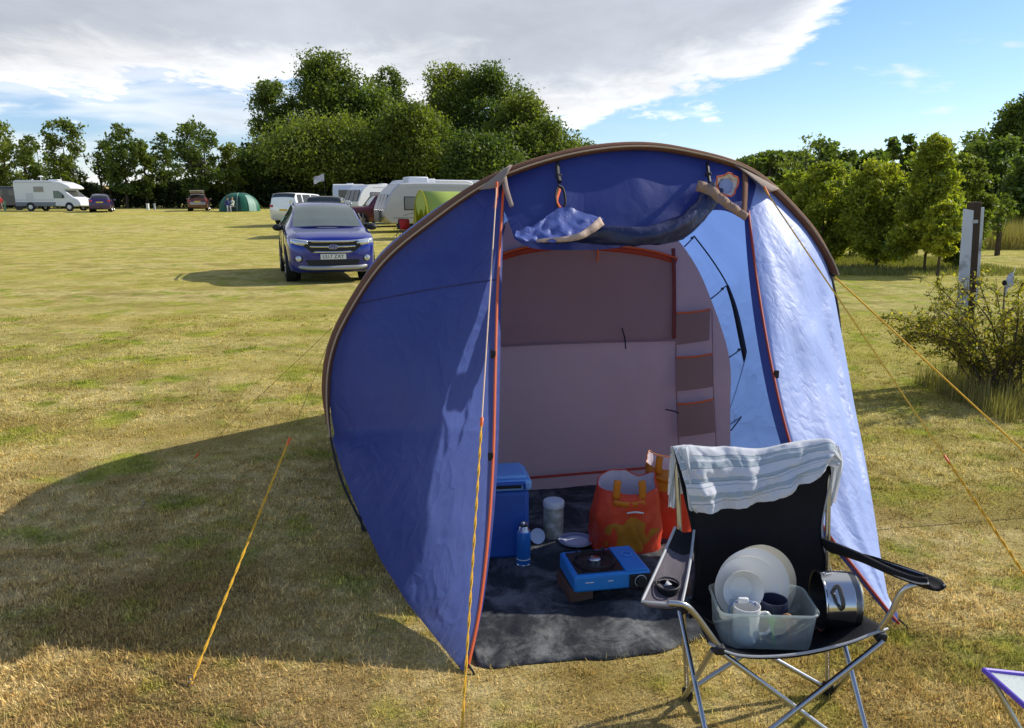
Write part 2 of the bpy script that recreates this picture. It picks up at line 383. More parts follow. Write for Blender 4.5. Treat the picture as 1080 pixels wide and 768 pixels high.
f3 = N(nt, 'ShaderNodeMapRange'); f3.inputs['From Min'].default_value = .3; f3.inputs['From Max'].default_value = .7; f3.inputs['To Min'].default_value = .78; f3.inputs['To Max'].default_value = 1.15; lk(nt, f2.outputs['Fac'], f3.inputs['Value'])
fx = N(nt, 'ShaderNodeMath', operation='MULTIPLY'); lk(nt, fm.outputs[0], fx.inputs[0]); lk(nt, f3.outputs[0], fx.inputs[1])
mm = N(nt, 'ShaderNodeMix', data_type='RGBA', blend_type='MULTIPLY'); mm.inputs['Factor'].default_value = 1; lk(nt, gc, mm.inputs['A']); lk(nt, fx.outputs[0], mm.inputs['B'])
lk(nt, mm.outputs['Result'], b.inputs['Base Color'])
bp = N(nt, 'ShaderNodeBump'); bp.inputs['Strength'].default_value = .9; bp.inputs['Distance'].default_value = .03; lk(nt, fx.outputs[0], bp.inputs['Height']); lk(nt, bp.outputs['Normal'], b.inputs['Normal'])
lk(nt, b.outputs[0], out.inputs[0])
M_LAWN = gm_

ys = list(np.arange(-12, 12, .5))+list(np.arange(12, 120.1, 3.0))
xs = sorted(set([round(float(s*v), 3) for v in list(np.arange(0, 12, .5))+list(np.arange(12, 60, 4))+[60, 90, 140, 220, 400] for s in (-1, 1)]))
G = [[Vector((x, y, gz(x, y)+(.012*noise.noise(Vector((x*.6, y*.6, 0))) if abs(y) < 30 else 0)-.004)) for x in xs] for y in ys]
g = MB().grid(G).build('ground', M_LAWN, angle=180); tag(g, kind='structure')
M_WHEAT = pbr('wheat', (.52, .37, .14), rough=.95, spec=.1, var=.18, scale=.05)
ys = [120, 150, 180, 220, 280, 360, 450, 700, 1200]
G = [[Vector((x, y, gz(x, min(y, 430))-(max(0, y-430)*.02))) for x in (-900, -400, -150, 0, 150, 400, 900)] for y in ys]
g = MB().grid(G).build('wheat_field', M_WHEAT, angle=180); tag(g, kind='structure')

# ---- grass blades near the tent (real geometry), one uncountable mass
bm_, nt = mat_new('grass_blades')
out = N(nt, 'ShaderNodeOutputMaterial'); b = N(nt, 'ShaderNodeBsdfPrincipled'); b.inputs['Roughness'].default_value = .8; b.inputs['Specular IOR Level'].default_value = .15
geo = N(nt, 'ShaderNodeNewGeometry'); gc = grass_color(nt, geo.outputs['Position'])
va = N(nt, 'ShaderNodeVertexColor'); va.layer_name = 'tint'
mm = N(nt, 'ShaderNodeMix', data_type='RGBA', blend_type='MULTIPLY'); mm.inputs['Factor'].default_value = 1; lk(nt, gc, mm.inputs['A']); lk(nt, va.outputs[0], mm.inputs['B'])
lk(nt, mm.outputs['Result'], b.inputs['Base Color'])
tr = N(nt, 'ShaderNodeBsdfTranslucent'); lk(nt, mm.outputs['Result'], tr.inputs['Color'])
ms = N(nt, 'ShaderNodeMixShader'); ms.inputs[0].default_value = .3; lk(nt, b.outputs[0], ms.inputs[1]); lk(nt, tr.outputs[0], ms.inputs[2]); lk(nt, ms.outputs[0], out.inputs[0])
M_BLADE = bm_
# world outline of the tarp and the tent floor, kept clear of blades
TARP = [gpt(*p) for p in ((504, 704), (560, 703), (640, 697), (722, 680), (800, 652), (868, 640))]
tl_back = [tw((.95, .9, 0)), tw((.95, 1.7, 0)), tw((-.85, 1.7, 0)), tw((-.85, .35, 0))]
POLY = [(p.x, p.y) for p in TARP+tl_back]
def inpoly(X, Y, poly):
    r = np.zeros(len(X), bool); n = len(poly); j = n-1
    for i in range(n):
        xi, yi = poly[i]; xj, yj = poly[j]
        c = ((yi > Y) != (yj > Y)) & (X < (xj-xi)*(Y-yi)/((yj-yi) if yj != yi else 1e-9)+xi); r ^= c; j = i
    return r
def blades(n, y0, y1, hmin, hmax, wd, clump):
    Yb = y0*(y1/y0)**rng.random(n); half = Yb*.72+.7; Xb = (rng.random(n)*2-1)*half
    if clump:
        k = n//clump; cx = Xb[:k]; cy = Yb[:k]; idx = rng.integers(0, k, n); Xb = cx[idx]+rng.normal(0, .018, n); Yb = cy[idx]+rng.normal(0, .018, n)
    ok = ~inpoly(Xb, Yb, POLY); Xb = Xb[ok]; Yb = Yb[ok]; m = len(Xb)
    h = hmin+(hmax-hmin)*rng.random(m)**2; ang = rng.random(m)*2*PI; lean = np.clip(np.abs(rng.normal(0, 2.0, m)), 0, 5)
    wdt = wd*(.6+.8*rng.random(m))*(1+Yb*.12)
    dx, dy = np.cos(ang), np.sin(ang); px, py = -dy, dx
    ln = h/np.sqrt(1+lean**2)
    z0 = np.zeros(m)-.004
    A = np.stack([Xb-px*wdt, Yb-py*wdt, z0], 1); B = np.stack([Xb+px*wdt, Yb+py*wdt, z0], 1)
    C = np.stack([Xb+dx*ln*lean, Yb+dy*ln*lean, z0+ln+.003], 1)
    V = np.stack([A, B, C], 1).reshape(-1, 3); Fc = np.arange(m*3).reshape(-1, 3)
    val = rng.choice([.38, .8, 1.15, 1.6], m, p=[.16, .28, .32, .24])[:, None]*(.8+.4*rng.random(m))[:, None]; hue = rng.random(m)[:, None]
    col = val*np.array([[1, 1, 1]])*(1-hue*.12*np.array([[0, .3, 1]]))
    col = np.repeat(col, 3, 0)
    return V, Fc, col
parts = [blades(460000, 1.55, 12.0, .009, .028, .0016, 0), blades(190000, 1.55, 12.0, .012, .040, .0016, 30)]
V = np.concatenate([p[0] for p in parts]); off = 0; Fs = []
for p in parts: Fs.append(p[1]+off); off += len(p[0])
o = mesh_np('grass', V, np.concatenate(Fs), M_BLADE, np.concatenate([p[2] for p in parts]))
tag(o, 'short mown dry grass around the tent and chair', 'grass', kind='stuff')

# ---- low weeds: small green leaf rosettes in the lawn
def leafmat(name, c1, c2, trans=.35, rough=.55):
    m, nt = mat_new(name); out = N(nt, 'ShaderNodeOutputMaterial'); b = N(nt, 'ShaderNodeBsdfPrincipled'); b.inputs['Roughness'].default_value = rough; b.inputs['Specular IOR Level'].default_value = .35
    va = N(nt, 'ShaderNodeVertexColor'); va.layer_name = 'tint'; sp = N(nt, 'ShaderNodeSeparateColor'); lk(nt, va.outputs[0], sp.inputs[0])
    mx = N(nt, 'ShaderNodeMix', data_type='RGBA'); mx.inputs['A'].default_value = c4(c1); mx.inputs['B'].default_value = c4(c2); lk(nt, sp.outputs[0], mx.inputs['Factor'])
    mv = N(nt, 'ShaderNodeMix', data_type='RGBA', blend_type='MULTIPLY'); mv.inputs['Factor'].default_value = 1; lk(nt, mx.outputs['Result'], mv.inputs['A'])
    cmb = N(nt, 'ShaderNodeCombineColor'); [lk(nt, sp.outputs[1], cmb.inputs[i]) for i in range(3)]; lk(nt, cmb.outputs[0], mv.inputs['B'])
    lk(nt, mv.outputs['Result'], b.inputs['Base Color'])
    t = N(nt, 'ShaderNodeBsdfTranslucent'); mt = N(nt, 'ShaderNodeMix', data_type='RGBA', blend_type='MULTIPLY'); mt.inputs['Factor'].default_value = 1
    mt.inputs['B'].default_value = (1.3, 1.5, .6, 1); lk(nt, mv.outputs['Result'], mt.inputs['A']); lk(nt, mt.outputs['Result'], t.inputs['Color'])
    s = N(nt, 'ShaderNodeMixShader'); s.inputs[0].default_value = trans; lk(nt, b.outputs[0], s.inputs[1]); lk(nt, t.outputs[0], s.inputs[2]); lk(nt, s.outputs[0], out.inputs[0])
    return m
def leaves_np(C, size, up=0.0, asp=.55):
    """rhombus leaves at centres C (n,3)"""
    n = len(C); d = rng.normal(0, 1, (n, 3)); d[:, 2] += up; d /= np.linalg.norm(d, axis=1)[:, None]
    e = rng.normal(0, 1, (n, 3)); e -= d*(e*d).sum(1)[:, None]; e /= np.linalg.norm(e, axis=1)[:, None]; g_ = np.cross(d, e)
    s = (size*(.45+1.15*rng.random(n)**1.4))[:, None]
    V = np.stack([C-e*s, C-g_*s*asp, C+e*s, C+g_*s*asp], 1).reshape(-1, 3)
    return V, np.arange(n*4).reshape(-1, 4)

M_BARK = pbr('bark', (.10, .075, .05), rough=.95, spec=.1, var=.4, scale=6, bump=.8, bscale=20)
M_BARK2 = pbr('bark_grey', (.22, .19, .15), rough=.95, spec=.1, var=.35, scale=8, bump=.6, bscale=30)
LEAF_DARK = leafmat('leaf_dark', (.068, .105, .022), (.20, .245, .042), .42)
LEAF_OAK = leafmat('leaf_oak', (.080, .120, .022), (.26, .285, .045), .44)
LEAF_LIGHT = leafmat('leaf_light', (.14, .20, .03), (.50, .46, .05), .50)
LEAF_HEDGE = leafmat('leaf_hedge', (.034, .058, .015), (.085, .115, .023), .25)
LEAF_BUSH = leafmat('leaf_bush', (.15, .18, .03), (.68, .52, .08), .48)

def lobes_for(h0, h1, rx, ry, n, lr, seed, shape='round'):
    r = random.Random(seed); L = []
    for i in range(n):
        t = (i+.5)/n; z = h0+(h1-h0)*t
        if shape == 'round': wz = math.sin(PI*min(1, .12+.83*t))**.6
        elif shape == 'cone': wz = (1-t)**.8*.95+.08
        else: wz = .75+.25*math.sin(PI*t)
        a = r.random()*2*PI; q = math.sqrt(r.random())*wz
        L.append((q*rx*math.cos(a)*.84, q*ry*math.sin(a)*.84, z, lr*(.68+.70*r.random()**1.3)*(.75+.4*wz)))
    return L
def tree(label, x, y, h, rx, h0, nl, lr, leaves, size, lm, group=None, seed=0, shape='round', trunk_r=None, name='tree', bark=None, cat='tree', ry=None, lean=0, stems=1):
    z0 = gz(x, y); t = thing(name, label, cat, (x, y, z0), 0, group)
    ry = ry or rx; r = random.Random(seed+99)
    tone = r.uniform(-.18, .18); L = lobes_for(h0+lr*.5, h-lr*.6, rx, ry, nl, lr, seed, shape)
    cnt = np.array([l[3]**2 for l in L]); cnt = (cnt/cnt.sum()*leaves).astype(int)
    Cs = []; tint = []
    lr_ = np.random.default_rng(seed+5)
    for (lx_, ly_, lz_, rr), k in zip(L, cnt):
        if k < 2: continue
        d = lr_.normal(0, 1, (k, 3)); d /= np.linalg.norm(d, axis=1)[:, None]
        # sub clumps: pull directions towards a few random boughs
        kb = max(4, int(rr*7)); bd = lr_.normal(0, 1, (kb, 3)); bd /= np.linalg.norm(bd, axis=1)[:, None]
        idx = lr_.integers(0, kb, k); mixw = (lr_.random(k)*.6+.25)[:, None]; dd = d*(1-mixw)+bd[idx]*mixw
        rad = rr*(.55+.55*lr_.random(k)**.6); rad = rad*np.where(lr_.random(k) < .22, 1+.5*lr_.random(k), 1.0); C = np.array([[lx_, ly_, lz_]])+dd*rad[:, None]*np.array([[1.1, 1.1, .82]])
        Cs.append(C)
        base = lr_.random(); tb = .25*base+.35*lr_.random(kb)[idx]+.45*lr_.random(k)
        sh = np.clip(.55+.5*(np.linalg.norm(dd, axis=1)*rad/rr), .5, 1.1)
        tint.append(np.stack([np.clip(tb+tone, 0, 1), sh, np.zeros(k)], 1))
    C = np.concatenate(Cs); tint = np.concatenate(tint); ok = C[:, 2] > .05; C = C[ok]; tint = tint[ok]
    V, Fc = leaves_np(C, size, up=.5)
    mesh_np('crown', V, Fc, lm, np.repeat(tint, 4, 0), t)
    mb = MB(); tr_ = trunk_r or h*.022
    for s in range(stems):
        ox = (s-(stems-1)/2)*tr_*5; ang = (s-(stems-1)/2)*.22
        top = Vector((ox+lean+ang*h*.5, r.uniform(-.1, .1)*rx, h0+(h-h0)*.72))
        mid = Vector((ox*1.05+lean*.3, 0, h0*.6+.1))
        mb.tube([(ox, 0, -.15), (ox, 0, .15*h0), mid, mid.lerp(top, .5)+Vector((r.uniform(-.06, .06)*rx, 0, 0)), top], [tr_*1.45, tr_*1.05, tr_*.9, tr_*.6, tr_*.2], seg=8, smooth=3)
        for i in range(min(nl, 12)):
            l = L[(i*max(1, nl//12)) % nl]; p0 = mid.lerp(top, r.random()*.7); p2 = Vector(l[:3])
            if (p2-p0).length > h*.75: continue
            p1 = p0.lerp(p2, .5)+Vector((0, 0, -.05*h))
            mb.tube([p0, p1, p2], [tr_*.42, tr_*.28, tr_*.1], seg=5, smooth=3)
    mb.build('trunk', bark or M_BARK, t)
    return t
# ================================================================ THE TENT
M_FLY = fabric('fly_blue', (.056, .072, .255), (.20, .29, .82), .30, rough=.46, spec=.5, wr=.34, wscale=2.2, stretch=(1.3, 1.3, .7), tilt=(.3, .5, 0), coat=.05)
M_FLYR = fabric('fly_blue_sunlit', (.37, .48, .86), (.22, .36, .85), .22, rough=.5, spec=.45, wr=.14, wscale=3.4, stretch=(1, 1, .55), coat=.0)  # same fly fabric as the left wing, with sunlight put into its paler base
M_FLYIN = fabric('fly_blue_roof', (.08, .12, .40), (.19, .34, .80), .42, rough=.45, spec=.5, wr=.45, wscale=1.5)
M_VAL = fabric('fly_blue_dark', (.045, .062, .24), (.08, .13, .45), .24, rough=.4, spec=.5, wr=.28, wscale=1.4)
M_ROLL = fabric('rolled_navy', (.013, .020, .080), (.03, .05, .16), .03, rough=.32, spec=.5, wr=.14, wscale=4, stretch=(1, 1, .6))
M_BROWN = pbr('band_brown', (.21, .105, .065), rough=.8, spec=.2, var=.15, scale=14, bump=.25, bscale=120, trans=.12, tcol=(.5, .25, .12))
M_TAB = pbr('tab_taupe', (.30, .23, .19), rough=.75, spec=.25, var=.15, scale=20, bump=.25, bscale=120)
M_INNER = fabric('inner_mauve', (.74, .44, .36), (.9, .55, .48), .42, rough=.8, spec=.12, wr=.30, wscale=1.4, fine=.3)
M_INNERD = fabric('inner_door_dark', (.46, .29, .285), (.58, .35, .35), .34, rough=.8, spec=.12, wr=.30, wscale=1.2, fine=.3)
M_MESH = pbr('pocket_mesh', (.34, .22, .20), rough=.9, spec=.1, var=.12, scale=90, trans=.2)
M_RED = pbr('piping_red', (.42, .045, .02), rough=.6, var=.15, scale=30)
M_ORG = pbr('piping_orange', (.75, .13, .03), rough=.55, var=.12, scale=30)
M_BLK = pbr('black_webbing', (.012, .012, .015), rough=.6, var=.2, scale=60)
M_POLE = pbr('pole_grey', (.05, .055, .065), rough=.4, metal=.3)
M_ROPE = pbr('rope_yellow', (.90, .46, .035), rough=.8, var=.25, scale=120, bump=.4, bscale=300)
M_ROPEP = pbr('rope_faded', (.80, .55, .38), rough=.8, var=.2, scale=120)
M_SLIDE = pbr('slider_orange', (.85, .14, .02), rough=.4)
M_PEG = pbr('peg_steel', (.5, .5, .5), rough=.35, metal=1)
M_TARP = None
def mk_tarp():
    m, nt = mat_new('tarp_black'); out = N(nt, 'ShaderNodeOutputMaterial'); b = N(nt, 'ShaderNodeBsdfPrincipled'); tc = N(nt, 'ShaderNodeTexCoord')
    n = N(nt, 'ShaderNodeTexNoise'); n.inputs['Scale'].default_value = 5; n.inputs['Detail'].default_value = 9; n.inputs['Roughness'].default_value = .68; n.inputs['Distortion'].default_value = .5; lk(nt, tc.outputs['Object'], n.inputs[0])
    r = N(nt, 'ShaderNodeMapRange', interpolation_type='SMOOTHSTEP'); r.inputs['From Min'].default_value = .42; r.inputs['From Max'].default_value = .70; lk(nt, n.outputs['Fac'], r.inputs['Value'])
    mx = N(nt, 'ShaderNodeMix', data_type='RGBA'); mx.inputs['A'].default_value = (.026, .029, .032, 1); mx.inputs['B'].default_value = (.19, .19, .18, 1); lk(nt, r.outputs[0], mx.inputs['Factor']); lk(nt, mx.outputs['Result'], b.inputs['Base Color'])
    b.inputs['Roughness'].default_value = .72; b.inputs['Specular IOR Level'].default_value = .25
    n2 = N(nt, 'ShaderNodeTexNoise'); n2.inputs['Scale'].default_value = 14; n2.inputs['Detail'].default_value = 5; n2.inputs['Distortion'].default_value = .6; lk(nt, tc.outputs['Object'], n2.inputs[0])
    bp = N(nt, 'ShaderNodeBump'); bp.inputs['Strength'].default_value = .6; bp.inputs['Distance'].default_value = .02; lk(nt, n2.outputs['Fac'], bp.inputs['Height']); lk(nt, bp.outputs['Normal'], b.inputs['Normal'])
    lk(nt, b.outputs[0], out.inputs[0]); return m
M_TARP = mk_tarp()

HA = 1.335
HOOP = [(-1.20, 0), (-1.31, .28), (-1.36, .55), (-1.375, .76), (-1.345, .95), (-1.265, 1.13), (-1.09, 1.38), (-.86, 1.57), (-.56, 1.765), (-.21, 1.885), (.13, 1.935), (.43, 1.915), (.79, 1.82), (1.08, 1.60), (1.25, 1.40), (1.34, 1.20), (1.40, .95), (1.41, .72), (1.37, .4), (1.27, 0)]
HP = resample(catmull([(l, HA, z) for l, z in HOOP], 8), 121)          # 0..120
def hoop_idx(l, z): return min(range(121), key=lambda i: (HP[i].x-l)**2+(HP[i].z-z)**2)
tent = thing('tunnel_tent', 'blue tunnel tent with brown hoop band and open rolled door, in the foreground', 'tent', (TC.x, TC.y, 0), TR)

# brown band round the front hoop
iL, iR = hoop_idx(-1.36, .54), hoop_idx(1.315, 1.26)
rings = []
for i in range(iL, iR+1):
    p = HP[i]; t = (HP[min(i+1, 120)]-HP[max(i-1, 0)]).normalized(); nrm = Vector((-t.z, 0, t.x))       # outward
    if nrm.dot(p-Vector((0, HA, .7))) < 0: nrm = -nrm
    e = min(1, (i-iL)/6+.25, (iR-i)/6+.25)
    prof = [(-.040, -.035), (-.018, -.062), (.004, -.045), (.012, 0), (.006, .05), (-.006, .05), (-.012, 0), (-.03, -.02)]
    rings.append([p+nrm*q*e*.85+Vector((0, a, 0)) for q, a in prof])
mb = MB().grid(rings, close=True); mb.build('hoop_band', M_BROWN, tent, angle=180)
seam = [r_[1]+Vector((0, -.003, 0)) for r_ in rings]
MB().tube(seam, .0045, seg=5).build('band_edging', pbr('band_edge_tan', (.50, .37, .24), rough=.7), tent)
# hoop pole inside it, bare below the band
MB().tube([p+Vector((0, .02, 0)) for p in HP[:iL+3]], .0065, seg=8).build('pole', M_POLE, tent)
MB().tube([p+Vector((0, .02, 0)) for p in HP[iR-2:]], .0065, seg=8).build('pole', M_POLE, tent)

# ---- left wing
QL = hoop_idx(-.505, 1.79); QR = hoop_idx(.79, 1.82)
def inset(i, q): 
    p = HP[i]; t = (HP[min(i+1, 120)]-HP[max(i-1, 0)]).normalized(); n = Vector((-t.z, 0, t.x))
    if n.dot(p-Vector((0, HA, .7))) < 0: n = -n
    return p-n*q
arcL = [inset(i, .025)+Vector((0, -.012, 0)) for i in range(QL, iL-1, -1)]
bordL = [tl(u, v, 1.335*(1-k/6.0)) for k, (u, v) in enumerate([(349, 459), (361, 497), (377, 537), (402, 592), (432, 639), (462, 679), (488, 709)])]
for p in bordL: p.z = max(p.z, .006)
pipeL_px = [(531, 196), (527, 260), (524, 320), (522, 400), (520, 480), (515, 560), (506, 640), (493, 704)]
pipeL = [tslope(*p) for p in pipeL_px]; pipeL[-1].z = max(.01, pipeL[-1].z)
def wing(arc, bord, pipe, na, nbn, mt, bulge, seed, name, amp, wrk):
    E = resample(arc, na)+resample(bord, nbn)[1:]
    n = len(E); I = resample(catmull(pipe, 6), n)
    zmap = []
    G = []
    m = 46
    for i in range(n):
        s = i/(n-1); row = []
        e, q = E[i], I[i]
        for j in range(m):
            t = j/(m-1); p = q.lerp(e, t)
            k = math.sin(PI*t)**.8*min(1, math.sin(PI*min(1, s*1.02))*1.6)
            p = p+Vector((bulge[0], bulge[1], bulge[2]))*k
            wv = amp*k*(noise.noise(Vector((p.x*2.0+seed, p.y*2, p.z*1.6)))+.5*noise.noise(Vector((p.x*5+seed, p.y*5, p.z*3))))
            # radial pull creases running to the peg
            wv += wrk*1.6*k*(.3+s)*math.sin(t*17+3*noise.noise(Vector((s*3, t*4, seed))))*(.5+noise.noise(Vector((t*6, s*2, seed+4))))
            row.append(p+Vector((.35, -.8, .2))*wv)
        G.append(row)
    o = MB().grid(G).build(name, mt, tent, angle=180)
    return E, I, G
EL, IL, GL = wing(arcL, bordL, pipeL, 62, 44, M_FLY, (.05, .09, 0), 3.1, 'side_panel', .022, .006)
MB().tube([p+Vector((0, -.006, 0)) for p in IL], .0065, seg=6).build('door_piping', M_ORG, tent)
# strip of the fly inside of the piping (door edge return)
# horizontal seam
def gl_at(r_, t): 
    k = int(r_); return GL[k][t].lerp(GL[k+1][t], r_-k)
sj = [gl_at(len(GL)*(.24+.10*t/45), t)+Vector((-.001, -.004, .001)) for t in range(0, 46)]
MB().tube(sj, .004, seg=4, flat=(0, 1, 0)).build('seam', M_VAL, tent)
# ---- right wing
arcR = [inset(i, .025)+Vector((0, -.012, 0)) for i in range(QR, iR+1)]
bordR = [tl(u, v, a) for a, (u, v) in zip([1.335, 1.1, .8, .45, .12], [(876, 292), (892, 375), (907, 460), (921, 545), (936, 628)])]
pipeR_px = [(787, 205), (797, 290), (812, 380), (832, 465), (862, 545), (902, 600), (947, 660)]
pipeR = [tslope(*p) for p in pipeR_px]; pipeR[-1].z = .01
bordR.append(pipeR[-1]+Vector((.01, .02, .03)))
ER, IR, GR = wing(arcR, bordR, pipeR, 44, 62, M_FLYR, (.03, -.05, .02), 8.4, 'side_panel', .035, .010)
MB().tube([p+Vector((0, -.006, 0)) for p in IR], .006, seg=6).build('door_piping', M_RED, tent)
# dark returns behind both door edges (zip flaps)
for I, sg in ((IL, 1), (IR, -1)):
    G = []
    for i, p in enumerate(I):
        k = math.sin(PI*i/(len(I)-1))*.6+.4
        G.append([p, p+Vector((sg*.012, .012, 0))*k, p+Vector((sg*.028*(1 if sg > 0 else 1), .035, 0))*k])
    MB().grid(G).build('zip_flap', M_VAL, tent, angle=180)
# toggles on the door edges
for I, fr in ((IL, .42), (IL, .63), (IR, .47)):
    p = I[int(fr*(len(I)-1))]; sgn = -1 if I is IL else 1
    MB().box(p+Vector((sgn*.012, -.012, 0)), (.022, .012, .035)).build('toggle', M_BLK, tent, bevel=.003)

# ---- fly roof and sides behind the hoop
Cz = .0
def hoopscale(a, s, sz, base):
    out = []
    for i in range(0, 121, 2):
        p = HP[i]; wl = s*(base+(1-base)*min(1, p.z/1.1))
        out.append(Vector((.02+(p.x-.02)*wl, a, p.z*sz)))
    return out
secs = [(HA+.02, .985, .992, .93), (1.6, .98, .985, .86), (2.0, .975, .975, .85), (2.4, .97, .97, .86), (2.85, .95, .95, .9), (3.25, .88, .86, .95), (3.65, .75, .60, 1), (4.0, .62, .32, 1), (4.2, .52, .03, 1)]
G = [hoopscale(*s) for s in secs]
# smooth along a
Gs = []
cols = [catmull([G[k][j] for k in range(len(G))], 5) for j in range(len(G[0]))]
for k in range(len(cols[0])):
    Gs.append([cols[j][k]+Vector((0, 0, .012*noise.noise(cols[j][k]*2.2))) for j in range(len(cols))])
# left lower corner stays open in front, as in the picture the pole stands free there
MB().grid(Gs).build('flysheet', M_FLYIN, tent, angle=180)
# black sleeve + toggles of the second hoop on the right inside
MB().tube([tl(u, v, 2.25) for u, v in [(732, 249), (748, 270), (760, 288), (768, 302)]], .005, seg=5, smooth=4).build('hanging_cord', M_BLK, tent)
strip0 = [tl(u, v, 2.22) for u, v in [(767, 301), (775, 325), (783, 362), (790, 400), (792, 432)]]
P_ = resample(catmull(strip0, 8), 30)
MB().grid([[p+Vector((-.016*math.sin(PI*(.12+.86*i/29))-.004, .002, 0)), p+Vector((0, -.006, 0)), p+Vector((.016*math.sin(PI*(.12+.86*i/29))+.004, .002, 0))] for i, p in enumerate(P_)]).build('pole_sleeve', M_BLK, tent, angle=180, solid=.002)
for (u1, v1, u2, v2) in [(750, 315, 765, 302), (769, 377, 782, 367), (771, 454, 788, 431), (722, 260, 732, 249)]:
    A_, B_ = tl(u1, v1, 1.74), tl(u2, v2, 2.18)
    MB().tube([A_, A_.lerp(B_, .5)+Vector((0, 0, -.004)), B_], .0045, seg=5).build('hanging_cord', M_BLK, tent)
    MB().sphere(A_.lerp(B_, .78), (.010, .012, .009), 8, 6).build('toggle', M_BLK, tent)
for (u1, v1, u2, v2) in [(794, 432, 797, 466), (828, 440, 808, 468), (832, 448, 816, 470)]:  # dark lines drawn in for the shade of folds in the fly
    MB().tube([tl(u1, v1, 2.15), tl(u2, v2, 2.0)], .0035, seg=5).build('fold_shade_line', M_VAL, tent)

# ---- valance: the part of the door above the roll
topi = [inset(i, .03)+Vector((0, -.01, 0)) for i in range(QL-1, QR+2)]
top = resample(topi, 60)
low = resample(catmull([tslope(*p) for p in [(543, 252), (562, 262), (600, 264), (650, 262), (700, 250), (738, 226), (762, 222), (784, 232)]], 8), 60)
G = []
for k in range(24):
    t = k/23; row = []
    for j in range(60):
        p = top[j].lerp(low[j], t)+Vector((0, -.03*math.sin(PI*t)+.03*math.sin(PI*j/59)*t, 0))
        x = j/59
        p.y += .012*math.sin(x*9+t*2)*t+.012*noise.noise(Vector((x*7, t*3, 2)))
        # pull towards the two hangers
        for hx in (.22, .86): p.y -= .02*math.exp(-((x-hx)/.05)**2)*(1-abs(t-.3))
        row.append(p)
    G.append(row)
MB().grid(G).build('door_valance', M_VAL, tent, angle=180)
def ts2(u, v, off): return tslope(u, v, off=off)
# brown webbing at both ends of the door head
def strip(pts, wd, name, mt, nrm=(0, -1, 0), parent=None, n=14, wob=0):
    P = resample(catmull(pts, 6), n); G = []
    for i, p in enumerate(P):
        t = (P[min(i+1, n-1)]-P[max(i-1, 0)]).normalized(); s = t.cross(Vector(nrm)).normalized()
        w_ = wd if not isinstance(wd, (list, tuple)) else wd[0]+(wd[1]-wd[0])*i/(n-1)
        o_ = Vector(nrm)*wob*math.sin(i*1.3)
        G.append([p-s*w_/2+o_, p+o_*1.4, p+s*w_/2+o_])
    return MB().grid(G).build(name, mt, parent, angle=180, solid=.0025)
strip([ts2(531, 186, -.05), ts2(534, 200, -.05), ts2(540, 218, -.05)], (.03, .02), 'door_webbing', M_TAB, parent=tent)
strip([ts2(786, 178, -.06), ts2(786, 200, -.06), ts2(785, 222, -.06), ts2(783, 231, -.06)], (.032, .026), 'door_webbing', M_BROWN, parent=tent)
# corner tabs where the front guys pull
for name_, pts in (('l', [(505, 200), (540, 174), (524, 198)]), ('r', [(776, 174), (822, 199), (806, 203)])):
    A, B, Cc = [tl(u, v, HA-.07) for u, v in pts]; Cc = Cc+Vector((0, -.05, 0))
    back = [A+Vector((0, .07, .01)), B+Vector((0, .07, .01))]
    G = []
    for i in range(7):
        t = i/6; a = A.lerp(B, t)+Vector((0, 0, .004*math.sin(PI*t))); row = [a+Vector((0, .05, .004)), a]
        for k in (1, 2, 3): row.append(a.lerp(Cc, k/3)+Vector((0, -.01*math.sin(PI*k/3), 0)))
        G.append(row)
    MB().grid(G).build('corner_tab', M_TAB, tent, solid=.003, angle=60)
# ---- rolled door
roll = catmull([ts2(572, 250, -.09), ts2(600, 248, -.09), ts2(625, 247, -.10), ts2(650, 249, -.10), ts2(690, 248, -.10), ts2(720, 238, -.10), ts2(738, 223, -.10), ts2(750, 208, -.10), ts2(757, 199, -.10)], 8)
roll = resample(roll, 64); G = []
for i, p in enumerate(roll):
    t = (roll[min(i+1, 63)]-roll[max(i-1, 0)]).normalized(); a = Vector((0, -1, 0)); a = (a-t*a.dot(t)).normalized(); b_ = t.cross(a)
    s = i/63; R_ = .030+.018*min(1, s*1.6)
    row = []
    for j in range(28):
        th = 2*PI*j/28; q = R_*(1+.12*math.sin(3*th+s*14)+.10*(1-abs(math.sin(s*26+1.5*math.sin(th))))**3+.22*noise.noise(Vector((math.cos(th)*1.3, math.sin(th)*1.3, s*9)))+.05*noise.noise(Vector((math.cos(th)*3, math.sin(th)*3, s*26))))
        row.append(p+a*math.cos(th)*q*.8+b_*math.sin(th)*q)
    G.append(row)
MB().grid(G, close=True).build('rolled_door', M_ROLL, tent, angle=180)
# pale folded-over corner of the door on the left, with its taupe hem
fp = [[(545, 243), (562, 238), (592, 219), (612, 223), (636, 231)], [(543, 249), (565, 248), (592, 240), (614, 238), (632, 237)], [(548, 252), (572, 256), (600, 254), (616, 249), (626, 244)]]
rows = [resample(catmull([ts2(u, v, -.15-.03*k) for u, v in r_], 6), 36) for k, r_ in enumerate(fp)]
G = []
for k in range(13):
    t = k/12*2; a, b_ = (rows[0], rows[1]) if t <= 1 else (rows[1], rows[2]); tt = t if t <= 1 else t-1
    G.append([a[j].lerp(b_[j], tt)+Vector((0, .016*noise.noise(Vector((j*.25-k*.2, k*.3, 5)))+.006*math.sin(j*.5+k*.9), .010*noise.noise(Vector((j*.4, k*.3, 9))))) for j in range(36)])
MB().grid(G).build('folded_door_corner', fabric('fold_blue', (.085, .125, .38), (.15, .22, .6), .1, rough=.45, spec=.4, wr=.12, wscale=5), tent, angle=180)
M_LINING = pbr('door_hem', (.50, .36, .28), rough=.7, var=.15, scale=20, bump=.3, bscale=60)
